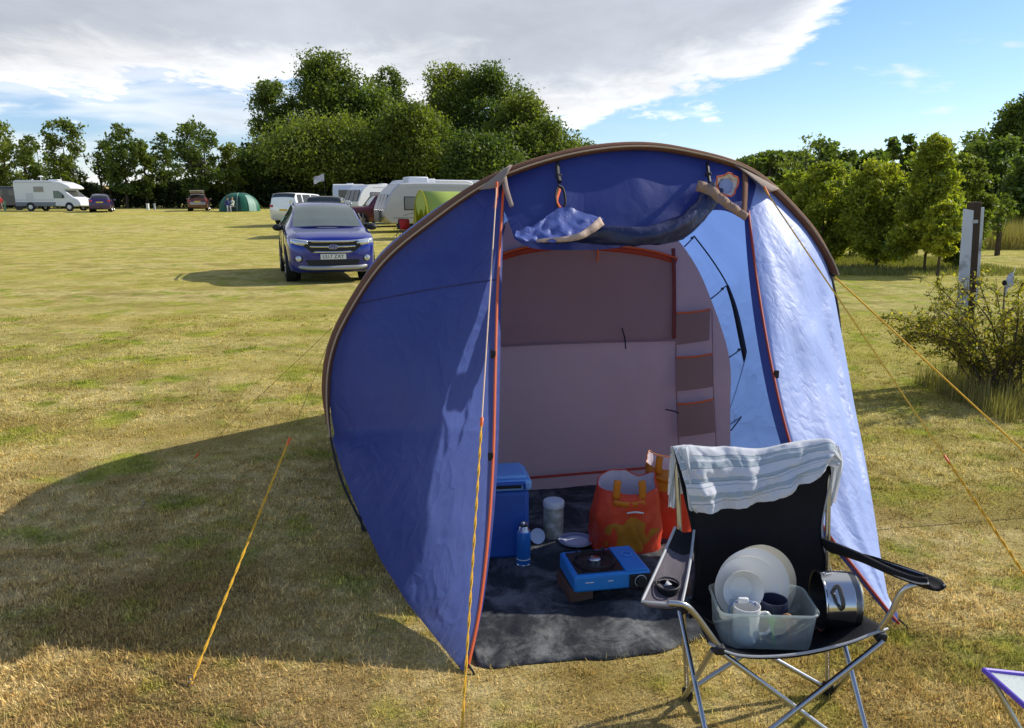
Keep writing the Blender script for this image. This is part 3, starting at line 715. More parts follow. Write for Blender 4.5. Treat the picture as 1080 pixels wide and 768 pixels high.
strip([ts2(566, 254, -.20), ts2(598, 252, -.22), ts2(616, 247, -.22), ts2(635, 233, -.20)], (.014, .042), 'door_hem', M_LINING, parent=tent, n=20, wob=.004)
# crumpled end on the right: cream sleeve mouth with orange rim, brown strap
M_CREAM = pbr('cream_lining', (.72, .68, .66), rough=.6, var=.15, scale=15, bump=.5, bscale=25)
cc = ts2(768, 199, -.14)
mb = MB(); G = []
for i in range(9):
    s = i/8; row = []
    for j in range(20):
        th = 2*PI*j/20; rr = .040+.024*s; k = 1+.42*noise.noise(Vector((math.cos(th)*1.6, math.sin(th)*1.6, s*3)))
        row.append(cc+Vector((-.02+math.cos(th)*rr*k*.9, -.03*s, .005+math.sin(th)*rr*k*.75+.018*s)))
    G.append(row)
MB().grid(G, close=True).build('door_end_cuff', M_CREAM, tent, angle=180)
MB().tube(G[-1]+[G[-1][0]], .004, seg=5).build('cuff_rim', M_ORG, tent)
MB().lathe([(0, .0), (.03, .002), (.036, .0)], 16, Matrix.Translation(cc+Vector((-.018, -.012, .012))) @ Matrix.Rotation(PI/2, 4, 'X')).build('cuff_inside', M_FLYR, tent)
strip([ts2(735, 196, -.17), ts2(748, 200, -.18), ts2(764, 213, -.17), ts2(787, 229, -.12)], (.052, .036), 'tie_strap', pbr('strap_taupe', (.34, .22, .16), rough=.75, var=.15, scale=30), parent=tent, n=22, wob=.008)
# hangers
for (pts, mt_, r_) in (([(588, 172), (588, 182), (590, 192)], M_BLK, .012), ([(589, 196), (586, 208), (590, 222), (596, 215), (594, 200), (589, 196)], M_BLK, .006), ([(590, 200), (587, 212), (591, 220)], M_ORG, .008), ([(746, 172), (747, 182), (749, 196)], M_BLK, .009)):
    MB().tube([ts2(u, v, -.07-.02*k) for k, (u, v) in enumerate(pts)], r_, seg=6, smooth=4).build('door_hanger', mt_, tent)
for (u, v) in ((589, 186), (747, 184)):
    MB().box(ts2(u, v, -.10), (.028, .018, .022)).build('hanger_buckle', M_BLK, tent, bevel=.004)

# ---- inner tent (bedroom) front
BA = 1.72
outline_r = catmull([tl(u, v, BA) for u, v in [(690, 222), (722, 262), (745, 305), (768, 372), (771, 430), (771, 534)]], 6)
outline_l = [Vector((p.x if True else 0, p.y, p.z)) for p in outline_r]
R_ = resample(outline_r, 40); G = []
for i in range(40):
    p = R_[i]; z = max(.0, p.z); xl = -.98 if z < .9 else -.98+(z-.9)*.9
    row = []
    for j in range(40):
        t = j/39; q = Vector((p.x+(xl-p.x)*t, BA, z)); q.y += .030*noise.noise(Vector((q.x*2.2, q.z*1.6, 3)))+.02*math.exp(-((z-.0)/.12)**2); row.append(q)
    G.append(row)
bed = MB().grid(G).build('inner_tent_front', M_INNER, tent, angle=180)
# door in the inner tent: darker upper half, with red zip arch
def P(u, v, d=.03): 
    p = tl(u, v, BA-d); return p
zx = catmull([P(515, 279), P(540, 270), P(565, 265), P(600, 262), P(650, 265), P(690, 271), P(713, 278)], 6)
topz = resample(zx, 30); botz = resample([P(515, 366), P(600, 362), P(712, 359)], 30)
G = [[topz[j].lerp(botz[j], k/11)+Vector((0, .006*noise.noise(Vector((j*.2, k*.3, 1)))+.006, 0)) for j in range(30)] for k in range(12)]
MB().grid(G).build('inner_door_window', M_INNERD, tent, angle=180)
strip([p+Vector((0, -.008, .012)) for p in zx], .035, 'zip_band', M_RED, parent=tent, n=40)
MB().tube([p+Vector((0, -.014, .030)) for p in zx], .006, seg=6).build('zip', M_ORG, tent)
strip([P(710, 262, .045), P(711, 300, .045), P(711, 357, .045)], .022, 'zip_band', pbr('maroon_band', (.20, .035, .03), rough=.7), parent=tent, n=20)
MB().tube([P(515, 366, .04), P(600, 362, .04), P(712, 359, .04)], .005, seg=6, smooth=4).build('seam', M_INNERD, tent)
MB().tube([P(713, 359, .04), P(713, 400, .04), P(716, 470, .04)], .004, seg=6, smooth=4).build('seam', M_INNERD, tent)
MB().tube([P(520, 506, .05), P(560, 504, .05), P(620, 499, .05), P(690, 493, .05), P(700, 492, .05)], .008, seg=6, smooth=4).build('door_bottom_zip', M_RED, tent)
MB().tube([P(656, 346, .05), P(659, 356, .05), P(660, 368, .05)], .004, seg=5).build('zip_pull', M_BLK, tent)
MB().tube([P(630, 262, .05), P(631, 268, .05), P(630, 276, .05)], .006, seg=5).build('zip_pull', M_SLIDE, tent)
MB().tube([P(702, 432, .05), P(712, 434, .05), P(716, 436, .05)], .004, seg=5).build('zip_pull', M_BLK, tent)
for (a, b_, c_, d_) in (((713, 330), (749, 326), (748, 359), (713, 364)), ((713, 377), (751, 373), (752, 408), (714, 413)), ((714, 426), (752, 421), (754, 456), (716, 461))):
    A, B, C_, D = P(*a, .045), P(*b_, .045), P(*c_, .04), P(*d_, .04)
    G = []
    for i in range(8):
        t = i/7; L_ = A.lerp(D, t); Rr = B.lerp(C_, t); G.append([L_.lerp(Rr, j/9)+Vector((0, -.012*math.sin(PI*j/9)*(1-.5*t), -.004*math.sin(PI*j/9)*(1-t))) for j in range(10)])
    po = MB().grid(G).build('pocket', M_MESH, tent, angle=180)
    MB().tube([p+Vector((0, -.003, 0)) for p in G[0]], .0055, seg=6).build('pocket_edge', M_ORG, po)
MB().tube([P(751, 326, .04), P(752, 400, .04), P(755, 460, .04), P(757, 520, .04)], .003, seg=5).build('seam', M_INNERD, tent)
MB().tube([tl(u, v, 1.7) for u, v in [(530, 250), (533, 235)]], .003, seg=5).build('hanging_cord', M_BLK, tent)
# straps at the foot of the left pole
for dl in (0, .035, .06):
    MB().tube([Vector((-1.215+dl, 1.36, .0)), Vector((-1.235+dl*.9, 1.42, .16+dl)), Vector((-1.25+dl*.8, 1.55, .30))], .006, seg=5).build('base_strap', M_BLK, tent)

# ---- guy ropes: each one a thing
def guy(label, A, B, r=.0032, slide=.75, mt=M_ROPE, slab='guy ropes of the blue tent', peg=True, mt2=None, rup=None, drop=.0):
    t = thing('guy_rope', label, 'guy rope', B, 0, slab)
    A, B = Vector(A), Vector(B); ru = r if rup is None else rup
    def q(f): 
        p = A.lerp(B, f); p.z -= drop*math.sin(PI*f); return p-B
    S = slide
    MB().tube([q(i/20*S) for i in range(21)], ru, seg=6).build('line', mt2 or mt, t)
    # doubled, twisted line below the slider
    tw_ = []
    d = (B-A).normalized(); s1 = d.cross(Vector((0, 0, 1))).normalized(); s2 = d.cross(s1)
    for ph in (0, PI):
        MB().tube([q(S+(1-S)*i/60)+(s1*math.cos(i*.9+ph)+s2*math.sin(i*.9+ph))*r*.85 for i in range(61)], r*.85, seg=5).build('line', mt, t)
    c = q(S); ang = d.to_track_quat('Z', 'Y').to_matrix()
    MB().box(c, (.013, .008, .042), ang).build('slider', M_SLIDE, t, bevel=.004)
    if peg:
        MB().tube([Vector((0, 0, .035)), Vector((.012, .004, .038)), Vector((.012, .004, .02)), Vector((0, 0, .018)), Vector((.02, 0, -.06))], .003, seg=6).build('peg', M_PEG, t)
    return t
hw = lambda u, v: tw(tl(u, v, HA-.04))
tabL = tw(tl(524, 195, HA-.12)); tabR = tw(tl(806, 199, HA-.12))
guy('pinkish guy rope down the front of the left wing, from the left corner tab', tabL, gpt(485, 806), slide=.52, mt2=M_ROPEP, r=.0032)
guy('yellow guy rope left of the tent, across the shadow to its peg in sunlit grass', hw(347, 360), gpt(200, 724), slide=.36, rup=.0013, mt2=pbr('rope_thin_dark', (.34, .24, .08), rough=.9))
guy('faint thin guy rope farthest left, running back over the lit lawn', hw(351, 345), gpt(150, 535), slide=.68, r=.0011, mt=pbr('rope_thin_orange', (.30, .16, .05), rough=.9))
guy('yellow guy rope over the sunlit right wing, with an orange slider beside the chair', tabR, gpt(1128, 676), slide=.66, r=.0040)
guy('upper yellow guy rope on the right, running towards the yellowing bush', hw(879, 291), gpt(1150, 541), slide=.90, r=.0046)
MB().tube([tl(872, 286, HA-.02), tl(880, 292, HA-.06)], .006, seg=6).build('guy_loop', M_BLK, tent)
MB().tube([tl(524, 192, HA-.12), tl(524, 206, HA-.14), tl(522, 220, HA-.15)], .007, seg=6).build('guy_loop', M_ORG, tent)
MB().tube([tl(806, 197, HA-.12), tl(811, 207, HA-.13)], .006, seg=6).build('guy_loop', M_ORG, tent)
for p, lab in ((tw(pipeL[-1]), 'l'), (tw(pipeR[-1]), 'r')):
    MB().tube([Vector((p.x, p.y, .03)), Vector((p.x+.02*(1 if lab == 'r' else 1), p.y-.02, .012)), Vector((p.x+.05, p.y-.03, -.03))], .004, seg=6, ).build('door_peg_loop', M_BLK, tent).matrix_parent_inverse = (Matrix.Translation((TC.x, TC.y, 0)) @ Matrix.Rotation(TR, 4, 'Z')).inverted()

# ---- tarp
def tri_blob(poly, n=70):
    xs_ = [p[0] for p in poly]; ys_ = [p[1] for p in poly]; return xs_, ys_
front = resample(catmull([gpt(*p) for p in ((502, 704), (522, 708), (560, 700), (600, 699), (640, 697), (690, 690), (722, 680), (765, 668), (800, 658), (840, 650), (868, 642))], 5), 90)
backl = tw((-.80, 1.78, 0)); backr = tw((.98, 1.78, 0)); G = []
for k in range(64):
    t = (k/63)
    row = []
    for j in range(90):
        b_ = backl.lerp(backr, j/89); p = front[j].lerp(b_, t)
        e = min(1, t*14)
        amp = (.017*math.exp(-t*2.2)+.004)
        z = .010+amp*(noise.noise(Vector((p.x*7, p.y*9, 0)))+.8*abs(noise.noise(Vector((p.x*14, p.y*17, 4))))+.6)*e
        p = p+Vector((0, -.018*noise.noise(Vector((p.x*6, 0, 0)))*(1-t), 0)); row.append(Vector((p.x, p.y, z if k else .004)))
    G.append(row)
tarp = MB().grid(G).build('ground_sheet', M_TARP, angle=180, solid=.0015)
tag(tarp, 'wrinkled black tarpaulin groundsheet spread through the tent doorway', 'groundsheet')

# ================================================================ THINGS IN THE DOORWAY
def g3(u, v, z=0): return gpt(u, v, z)
M_CBL = pbr('coolbox_blue', (.028, .11, .42), rough=.4, var=.06, scale=5, bump=.08, bscale=200)
M_CBT = pbr('coolbox_lid', (.22, .45, .80), rough=.4, var=.06, scale=5, bump=.08, bscale=200)
base = g3(536, 594); base.y += .12
cb = thing('cool_box', 'blue plastic cool box with lighter blue lid just inside the tent door', 'cool box', (base.x-.05, base.y, .012), math.radians(8))
def rbox(c, d, R=None): return MB().box(c, d, R)
MB().prism([(-.135, -.11), (.135, -.11), (.135, .11), (-.135, .11)], .0, .335, 'z').build('body', M_CBL, cb, bevel=.02)
mb = MB(); mb.box((0, 0, .362), (.29, .24, .050)); lid = mb.build('lid', M_CBT, cb, bevel=.012)
MB().box((.0, 0, .395), (.25, .20, .02)).build('lid_top', M_CBT, lid, bevel=.01)
MB().tube([(-.05, -.124, .350), (-.05, -.130, .378), (.11, -.130, .378), (.11, -.124, .350)], .009, seg=6).build('handle', M_CBL, lid)
MB().box((.03, -.118, .362), (.13, .008, .022)).build('recess', M_BLK, lid)

M_CAN = pbr('can_blue', (.03, .20, .62), rough=.3, metal=.3, var=.05)
M_STEEL = pbr('steel', (.62, .62, .62), rough=.22, metal=1, var=.05)
p = g3(552, 601); cn = thing('gas_canister', 'slim blue gas canister with silver top beside the cool box', 'gas canister', (p.x, p.y+.03, .014))
MB().lathe([(0, 0), (.031, 0), (.033, .006), (.033, .158), (.031, .165), (.024, .170)], 28).build('body', M_CAN, cn)
MB().lathe([(.033, .003), (.0345, .006), (.033, .009)], 28).build('base_rim', M_STEEL, cn)
MB().lathe([(.031, .165), (.024, .176), (.020, .188), (.022, .192), (.022, .200), (.010, .202), (.008, .210), (0, .210)], 28).build('valve_cap', M_STEEL, cn)
M_WHT = pbr('white_plastic', (.80, .80, .78), rough=.4, var=.05, scale=10)
for zz, tt in ((.115, 'POWER'), (.06, 'GAS')):
    pass
MB().lathe([(.0333, .03), (.0335, .031), (.0335, .034), (.0333, .035)], 28).build('print_band', M_WHT, cn)

M_JAR = pbr('jar_label', (.42, .40, .30), rough=.45, var=.3, scale=30, dirt=((.75, .72, .62), 25, .5))
p = g3(584, 573); jr = thing('storage_jar', 'beige patterned storage jar with white lid behind the gas canister', 'jar', (p.x, p.y+.04, .014))
MB().lathe([(0, 0), (.045, 0), (.05, .008), (.05, .165), (.046, .175), (0, .175)], 28).build('body', M_JAR, jr)
MB().lathe([(.052, .165), (.053, .168), (.053, .190), (.048, .196), (0, .197)], 28).build('lid', M_WHT, jr)
p = g3(565, 574); mt = thing('plate', 'small white side plate leaning behind the gas canister', 'plate', (p.x+.005, p.y-.02, .05), 0)
mt.rotation_euler = (math.radians(62), 0, math.radians(20))
M_PLT = pbr('plate_bluewhite', (.62, .67, .78), rough=.25, var=.1, scale=12)
MB().lathe([(0, .002), (.02, .002), (.026, .005), (.038, .010), (.038, .012), (.025, .007), (0, .004)], 32).build('dish', M_PLT, mt)
p = g3(608, 580); pl = thing('dinner_plate', 'pale blue and white plate lying flat behind the stove', 'plate', (p.x, p.y+.04, .018))
MB().lathe([(0, .003), (.05, .003), (.06, .008), (.085, .016), (.085, .019), (.06, .011), (.05, .006), (0, .006)], 36).build('dish', M_PLT, pl)
MB().lathe([(.060, .0125), (.063, .0135), (.078, .0185), (.081, .0190)], 36).build('rim_band', pbr('plate_rim', (.25, .28, .42), rough=.3), pl)

# camping stove, turned a little, on two bricks
M_STB = pbr('stove_blue', (.02, .22, .62), rough=.35, var=.05, scale=8)
M_BRK = pbr('brick_brown', (.13, .075, .055), rough=.9, spec=.1, var=.3, scale=20, bump=.6, bscale=60)
c1 = g3(640, 622, .075)
st = thing('camping_stove', 'bright blue portable gas stove with one black burner, on bricks', 'camping stove', (c1.x, c1.y+.115, .075), math.radians(11))
MB().box((0, 0, .038), (.33, .25, .072)).build('body', M_STB, st, bevel=.010)
MB().box((-.045, 0, .0755), (.20, .205, .005)).build('burner_tray', pbr('tray_black', (.012, .012, .014), rough=.3), st, bevel=.002)
MB().lathe([(0, .094), (.022, .094), (.028, .090), (.028, .078)], 28, Matrix.Translation((-.045, 0, 0))).build('burner_head', M_STEEL, st)
mb = MB()
mb.tube([(-.045+.085*math.cos(a*PI/12), .085*math.sin(a*PI/12), .086) for a in range(25)], .004, seg=6)
for a in range(4):
    th = PI/4+a*PI/2; mb.tube([(-.045+.088*math.cos(th), .088*math.sin(th), .080), (-.045+.085*math.cos(th), .085*math.sin(th), .108), (-.045+.035*math.cos(th), .035*math.sin(th), .110)], .0045, seg=6)
mb.build('pan_support', M_BLK, st)
MB().box((.105, 0, .0765), (.095, .235, .010)).build('cartridge_lid', M_STB, st, bevel=.004)
MB().lathe([(.022, 0), (.024, .002), (.024, .004), (.02, .004)], 20, Matrix.Translation((.11, .03, .082))).build('lid_emblem', pbr('emblem_lightblue', (.15, .4, .8), rough=.4), st)
MB().box((.118, -.127, .036), (.095, .010, .058)).build('control_panel', M_BLK, st, bevel=.003)
MB().lathe([(0, .022), (.020, .022), (.023, .018), (.024, 0)], 24, Matrix.Translation((.118, -.131, .036)) @ Matrix.Rotation(PI/2, 4, 'X')).build('control_knob', M_BLK, st, angle=30)
MB().tube([(.118+.025*math.cos(a*PI/12), -.134, .036+.025*math.sin(a*PI/12)) for a in range(25)], .0012, seg=5).build('dial_ring', M_WHT, st)
for x0, wdt in ((-.10, .035), (-.01, .022)):
    MB().box((x0, -.1262, .045), (wdt, .001, .004)).build('side_print', M_WHT, st)
def brick(label, u, v, rz, d=(.10, .20, .062), dy=.06):
    p = g3(u, v); o = MB().box((0, 0, d[2]/2), d).build('brick', M_BRK, bevel=.005); o.location = (p.x, p.y+dy, .012); o.rotation_euler = (0, 0, rz)
    tag(o, label, 'brick')
brick('brown brick under the left end of the blue stove', 607, 634, math.radians(14))
brick('brown brick showing below the armrest of the camping chair', 705, 630, math.radians(80), dy=.04)

# carrier bags
M_BAGO = pbr('bag_orange_red', (.85, .085, .03), rough=.38, var=.12, scale=6, bump=.7, bscale=14, trans=.22, tcol=(.95, .12, .02))
M_BAGY = pbr('bag_amber', (.80, .27, .02), rough=.38, var=.12, scale=6, bump=.7, bscale=14, trans=.22, tcol=(.95, .4, .03))
M_BAGW = pbr('bag_lining', (.62, .52, .55), rough=.5, var=.1, scale=8, bump=.5, bscale=16)
def bwob(c_, s_, z, seed): return 1+.09*noise.noise(Vector((c_*2+seed, s_*2, z*6)))+.05*noise.noise(Vector((c_*5+seed, s_*5, z*14)))-.05*(1-abs(noise.noise(Vector((c_*3+seed+z*4, s_*3, z*9)))))**6
def bag(label, loc, rz, wd, dp, h, top_mat_split, seed, blob=True):
    t = thing('shopping_bag', label, 'shopping bag', loc, rz, 'shopping bags inside the tent')
    n = 56
    def ring(z, s, sc=1, off=0):
        out_ = []
        for j in range(n):
            th = 2*PI*j/n; c_, s_ = math.cos(th), math.sin(th)
            r_ = 1/((abs(c_)**3.2+abs(s_)**3.2)**(1/3.2))
            wob = bwob(c_, s_, z, seed)
            zz = z+(.035*noise.noise(Vector((c_*1.5, s_*1.5, seed))) -.05*(max(0, -s_))*1.0 if s > .8 else 0)*(s-.8)*5
            out_.append(Vector((c_*r_*wd/2*wob*sc, s_*r_*dp/2*wob*sc, zz)))
        return out_
    rows = []
    for k in range(20):
        s = k/19; sc = 1.0+.06*math.sin(PI*s)-.16*s**2; rows.append(ring(h*s, s, sc))
    split = int(20*top_mat_split)
    MB().grid(rows[:split+1], close=True).build('body', M_BAGO, t, angle=180)
    if split < 18: MB().grid(rows[split:], close=True).build('top_panel', M_BAGY, t, angle=180)
    inner = [[p*1.0 for p in rows[-1]], [Vector((p.x*.93, p.y*.93, p.z-.03)) for p in rows[-1]], [Vector((p.x*.88, p.y*.88, p.z-.14)) for p in rows[-1]]]
    MB().grid(inner, close=True).build('lining', M_BAGW, t, angle=180)
    MB().sphere((0, 0, h-.19), (wd*.38, dp*.38, .07), 16, 8).build('contents', M_BAGW, t)
    MB().tube(rows[-1]+[rows[-1][0]], .003, seg=5).build('rim', M_BAGO if split > 18 else M_BAGY, t)
    for sgn in (-1,):
        p1 = Vector((-wd*.20, sgn*dp*.40, h-.035)); p2 = Vector((wd*.16, sgn*dp*.40, h-.04))
        pts_ = [p1+Vector((0, -.012, -.05)), p1+Vector((0, -.004, .05)), p1+Vector((.01, .05, .035)), p1+Vector((.02, .09, -.03)), p2+Vector((-.02, .09, -.035)), p2+Vector((-.01, .05, .03)), p2+Vector((0, -.004, .045)), p2+Vector((0, -.012, -.05))]
        strip([p1+Vector((0, -.014, -.03)), p1+Vector((.0, -.014, .03)), p1+Vector((.005, -.010, .062))], .034, 'handle', M_BAGY, parent=t, n=8)
        strip([p2+Vector((0, -.014, -.03)), p2+Vector((0, -.014, .03)), p2+Vector((-.005, -.010, .062))], .034, 'handle', M_BAGY, parent=t, n=8)
        strip([p1+Vector((-.015, -.016, -.045)), (p1+p2)/2+Vector((0, -.020, -.055)), p2+Vector((.015, -.016, -.045))], .026, 'handle_base', M_BAGY, parent=t, n=10)
    if blob:
        r = random.Random(4); G_ = []
        for k in range(14):
            row = []
            for j in range(26):
                x = -1+2*j/25; z = -1+2*k/13
                th = math.atan2(z, x); e = (1+.16*math.sin(5*th+1)+.08*math.sin(9*th)); q = max(abs(x), abs(z)); dd = math.hypot(x, z) or 1
                X_ = x/dd*q*e*wd*.36; Z_ = z/dd*q*e*h*.22+h*.30
                s = Z_/h; sc = 1.0+.06*math.sin(PI*s)-.16*s*s
                yy = -(dp/2)*sc*(1-abs(X_/(wd/2))**3.2)**(1/3.2)
                c_, s_ = X_/(wd/2), yy/(dp/2)
                wob = bwob(c_, s_, Z_, seed)
                row.append(Vector((X_*wob, yy*wob-.004, Z_)))
            G_.append(row)
        MB().grid(G_).build('printed_patch', pbr('bag_print', (.55, .22, .02), rough=.4, var=.25, scale=18, bump=.5, bscale=14, trans=.15, tcol=(.8, .35, .03)), t, angle=180)
        strip([Vector((-.02, -dp*.53, h*.62)), Vector((.02, -dp*.535, h*.635)), Vector((.06, -dp*.53, h*.615))], .008, 'print_line', M_WHT, parent=t, n=8)
    return t
p = g3(662, 588); bag('orange-red shopping bag with amber handles and a yellow print, nearer the stove', (p.x, p.y+.10, .012), math.radians(4), .335, .21, .345, 1.0, 2.0)
p = gpt(703, 565); bag('second shopping bag, red with an amber top, half hidden behind the first', (p.x, p.y, .012), math.radians(-12), .25, .17, .40, .62, 7.0, blob=False)
# ================================================================ CAMPING CHAIR
M_CF = pbr('chair_black', (.015, .015, .018), rough=.8, spec=.22, var=.25, scale=12, bump=.3, bscale=180)
M_CM = pbr('chair_mesh', (.16, .135, .155), rough=.75, spec=.3, var=.15, scale=150, bump=.6, bscale=500, trans=.1)
M_GPIPE = pbr('chair_piping', (.42, .42, .43), rough=.6, var=.15, scale=60)
M_TUBE = pbr('chair_tube', (.50, .50, .51), rough=.28, metal=1, var=.06)
CH0 = Vector((.845, 2.30, 0))
chair = thing('camping_chair', 'black folding camping chair with grey piping standing in front of the tent', 'camping chair', CH0)
def W(u, v, Y): return at(u, v, Y)-CH0
def G0(u, v, z=0): return gpt(u, v, z)-CH0
rl, rr_ = G0(725, 735, .01), G0(873, 728, .01); fl, fr_ = G0(752, 808, .01), G0(923, 808, .01)
topL, topR = W(713, 474, 2.52), W(874, 480, 2.55)
seatFL, seatFR = W(758, 682, 2.11), W(928, 668, 2.14)
hubL, hubR = W(720, 640, 2.44), W(872, 640, 2.48)
seatBL, seatBR = W(732, 640, 2.42), W(868, 636, 2.46)
armFL, armFR = W(716, 637, 2.08), W(962, 617, 2.10)
armBL, armBR = W(720, 560, 2.45), W(870, 574, 2.50)
T = .0085
def ctube(name, pts, r=T, sm=0, mt=None): return MB().tube(pts, r, seg=12, smooth=sm).build(name, mt or M_TUBE, chair)
ctube('back_post', [rl, hubL.lerp(rl, .0)+Vector((0, .0, 0)), topL]); ctube('back_post', [rr_, hubR, topR])
ctube('cross_tube', [hubL+Vector((-.012, -.01, -.01)), fl]); ctube('cross_tube', [seatFL+Vector((-.016, 0, -.01)), rl+Vector((-.016, -.01, .0))])
ctube('cross_tube', [W(893, 690, 2.3)+(W(893, 690, 2.3)-fr_)*.35, fr_]); ctube('cross_tube', [seatFR+Vector((.012, 0, -.01)), rr_+Vector((.016, -.01, 0))])
ctube('front_cross_tube', [seatFL+Vector((0, -.005, -.01)), fr_+Vector((-.01, -.01, .01))]); ctube('front_cross_tube', [seatFR+Vector((0, -.025, -.01)), fl+Vector((.01, -.03, .01))])
ctube('rear_cross_tube', [hubL+Vector((.01, .01, -.01)), rr_+Vector((-.01, .0, .01))]); ctube('rear_cross_tube', [hubR+Vector((-.01, .03, -.01)), rl+Vector((.01, .02, .01))])
ctube('arm_tube', [seatFL+Vector((.0, -.0, .0)), W(745, 664, 2.10), W(733, 648, 2.09), W(722, 638, 2.08), armFL+Vector((-.03, .0, .004))], sm=5)
ctube('arm_tube', [seatFR+Vector((-.01, 0, 0)), W(939, 648, 2.12), W(948, 629, 2.11), W(958, 619, 2.10), W(972, 616, 2.09)], sm=5)
for p in (rl, rr_, fl, fr_):
    MB().lathe([(0, -.008), (.018, -.008), (.019, .0), (.016, .026), (.010, .030)], 16, Matrix.Translation(p)).build('foot', M_BLK, chair)
for p in (seatFL, seatFR, hubL, hubR, hubL.lerp(rl, .92), hubR.lerp(rr_, .92)):
    MB().box(p+Vector((0, -.004, -.006)), (.032, .030, .026)).build('joint', M_BLK, chair, bevel=.006)
# centre X joint bolt
# seat sling
fe = resample(catmull([seatFL+Vector((-.03, .0, .012)), W(775, 690, 2.09), W(810, 692, 2.085), W(850, 688, 2.09), W(893, 678, 2.10), W(920, 668, 2.12), seatFR+Vector((.025, .01, .01))], 6), 40)
be = resample(catmull([seatBL+Vector((-.015, .02, .02)), W(800, 652, 2.48), seatBR+Vector((.015, .02, .02))], 6), 40)
G = []
for k in range(24):
    t = k/23; G.append([fe[j].lerp(be[j], t)+Vector((0, 0, -.045*math.sin(PI*j/39)*math.sin(PI*min(1, t*.9+.05))-.0*t)) for j in range(40)])
SEAT = G
st_ = MB().grid(G).build('seat', M_CF, chair, angle=180, solid=.004)
MB().tube([p+Vector((0, -.002, 0)) for p in fe], .0042, seg=6).build('seat_piping', M_GPIPE, chair)
# back sling
sideL = [W(712, 474, 2.50), W(722, 520, 2.49), W(731, 560, 2.48), W(734, 600, 2.47), W(731, 630, 2.45), W(728, 652, 2.42)]
sideR = [W(880, 484, 2.54), W(872, 520, 2.53), W(866, 555, 2.52), W(870, 585, 2.51), W(880, 615, 2.49), W(884, 640, 2.46)]
sL, sR = resample(catmull(sideL, 6), 34), resample(catmull(sideR, 6), 34); G = []
for i in range(34):
    s = i/33; G.append([sL[i].lerp(sR[i], j/29)+Vector((0, .045*math.sin(PI*j/29)*(.4+.6*s), -.022*math.sin(PI*j/29)*(1-s)))+Vector((0, .006*noise.noise(Vector((j*.2, i*.15, 3))), 0)) for j in range(30)])
BACK = G
MB().grid(G).build('backrest', M_CF, chair, angle=180, solid=.004)
MB().tube([p+Vector((-.002, -.004, 0)) for p in sL[:]], .0042, seg=6).build('back_piping', M_CF, chair)
MB().tube([p+Vector((.002, -.004, 0)) for p in sR], .0035, seg=6).build('back_piping', M_GPIPE, chair)
# side web linking back to armrest on the left (dark purple inner)
# left armrest: tapered padded strap with mesh cup holder
aL = [[W(712, 557, 2.46), W(703, 578, 2.36), W(690, 607, 2.22), W(677, 635, 2.08)], [W(732, 560, 2.46), W(729, 585, 2.36), W(725, 610, 2.22), W(719, 638, 2.08)]]
l_, r_ = resample(catmull(aL[0], 6), 28), resample(catmull(aL[1], 6), 28)
G = [[l_[i].lerp(r_[i], j/11)+Vector((0, 0, -.012*math.sin(PI*j/11)-.004*noise.noise(Vector((i*.2, j*.3, 0))))) for j in range(12)] for i in range(28)]
MB().grid(G).build('armrest', M_CM, chair, angle=180, solid=.006)
MB().grid([[p+Vector((0, -.001, .003)) for p in row] for row in G[:8]]).build('armrest_cap', M_CF, chair, angle=180)
MB().tube([p+Vector((0, 0, .002)) for p in l_]+[l_[-1].lerp(r_[-1], k/5)+Vector((0, -.003, .002)) for k in range(1, 6)]+[p+Vector((0, 0, .002)) for p in reversed(r_)][1:], .0045, seg=6).build('armrest_piping', M_GPIPE, chair)
cc = l_[21].lerp(r_[21], .5)
MB().tube([cc+Vector((.034*math.cos(a*PI/12), .040*math.sin(a*PI/12), .010)) for a in range(25)], .0032, seg=6).build('cup_holder', M_BLK, chair)
MB().lathe([(.033, .006), (.031, -.02), (.030, -.055), (0, -.058)], 24, Matrix.Translation(cc)).build('cup_net', M_CF, chair)
MB().add([cc+Vector((-.012, -.01, .008)), cc+Vector((.012, -.004, .009)), cc+Vector((.002, .018, .012))], [(0, 1, 2)]).build('cup_net_fold', M_GPIPE, chair, solid=.001)
# right armrest: seen nearly edge-on, drooping outwards
aR = [[W(868, 570, 2.50), W(905, 585, 2.36), W(938, 601, 2.20), W(965, 611, 2.08), W(978, 612, 2.05)], [W(880, 578, 2.52), W(915, 585, 2.39), W(950, 596, 2.22), W(990, 610, 2.12), W(995, 615, 2.07)]]
l_, r_ = resample(catmull(aR[0], 6), 28), resample(catmull(aR[1], 6), 28)
G = [[l_[i].lerp(r_[i], j/9)+Vector((.004*math.sin(PI*j/9), 0, -.016*math.sin(PI*j/9)+(.010 if j == 0 else 0))) for j in range(10)] for i in range(28)]
MB().grid(G).build('armrest', M_CF, chair, angle=180, solid=.012)
MB().tube([p+Vector((0, -.006, -.006)) for p in l_], .0035, seg=6).build('armrest_piping', M_GPIPE, chair)
MB().tube([p+Vector((0, -.004, -.005)) for p in r_], .003, seg=6).build('armrest_piping', M_GPIPE, chair)

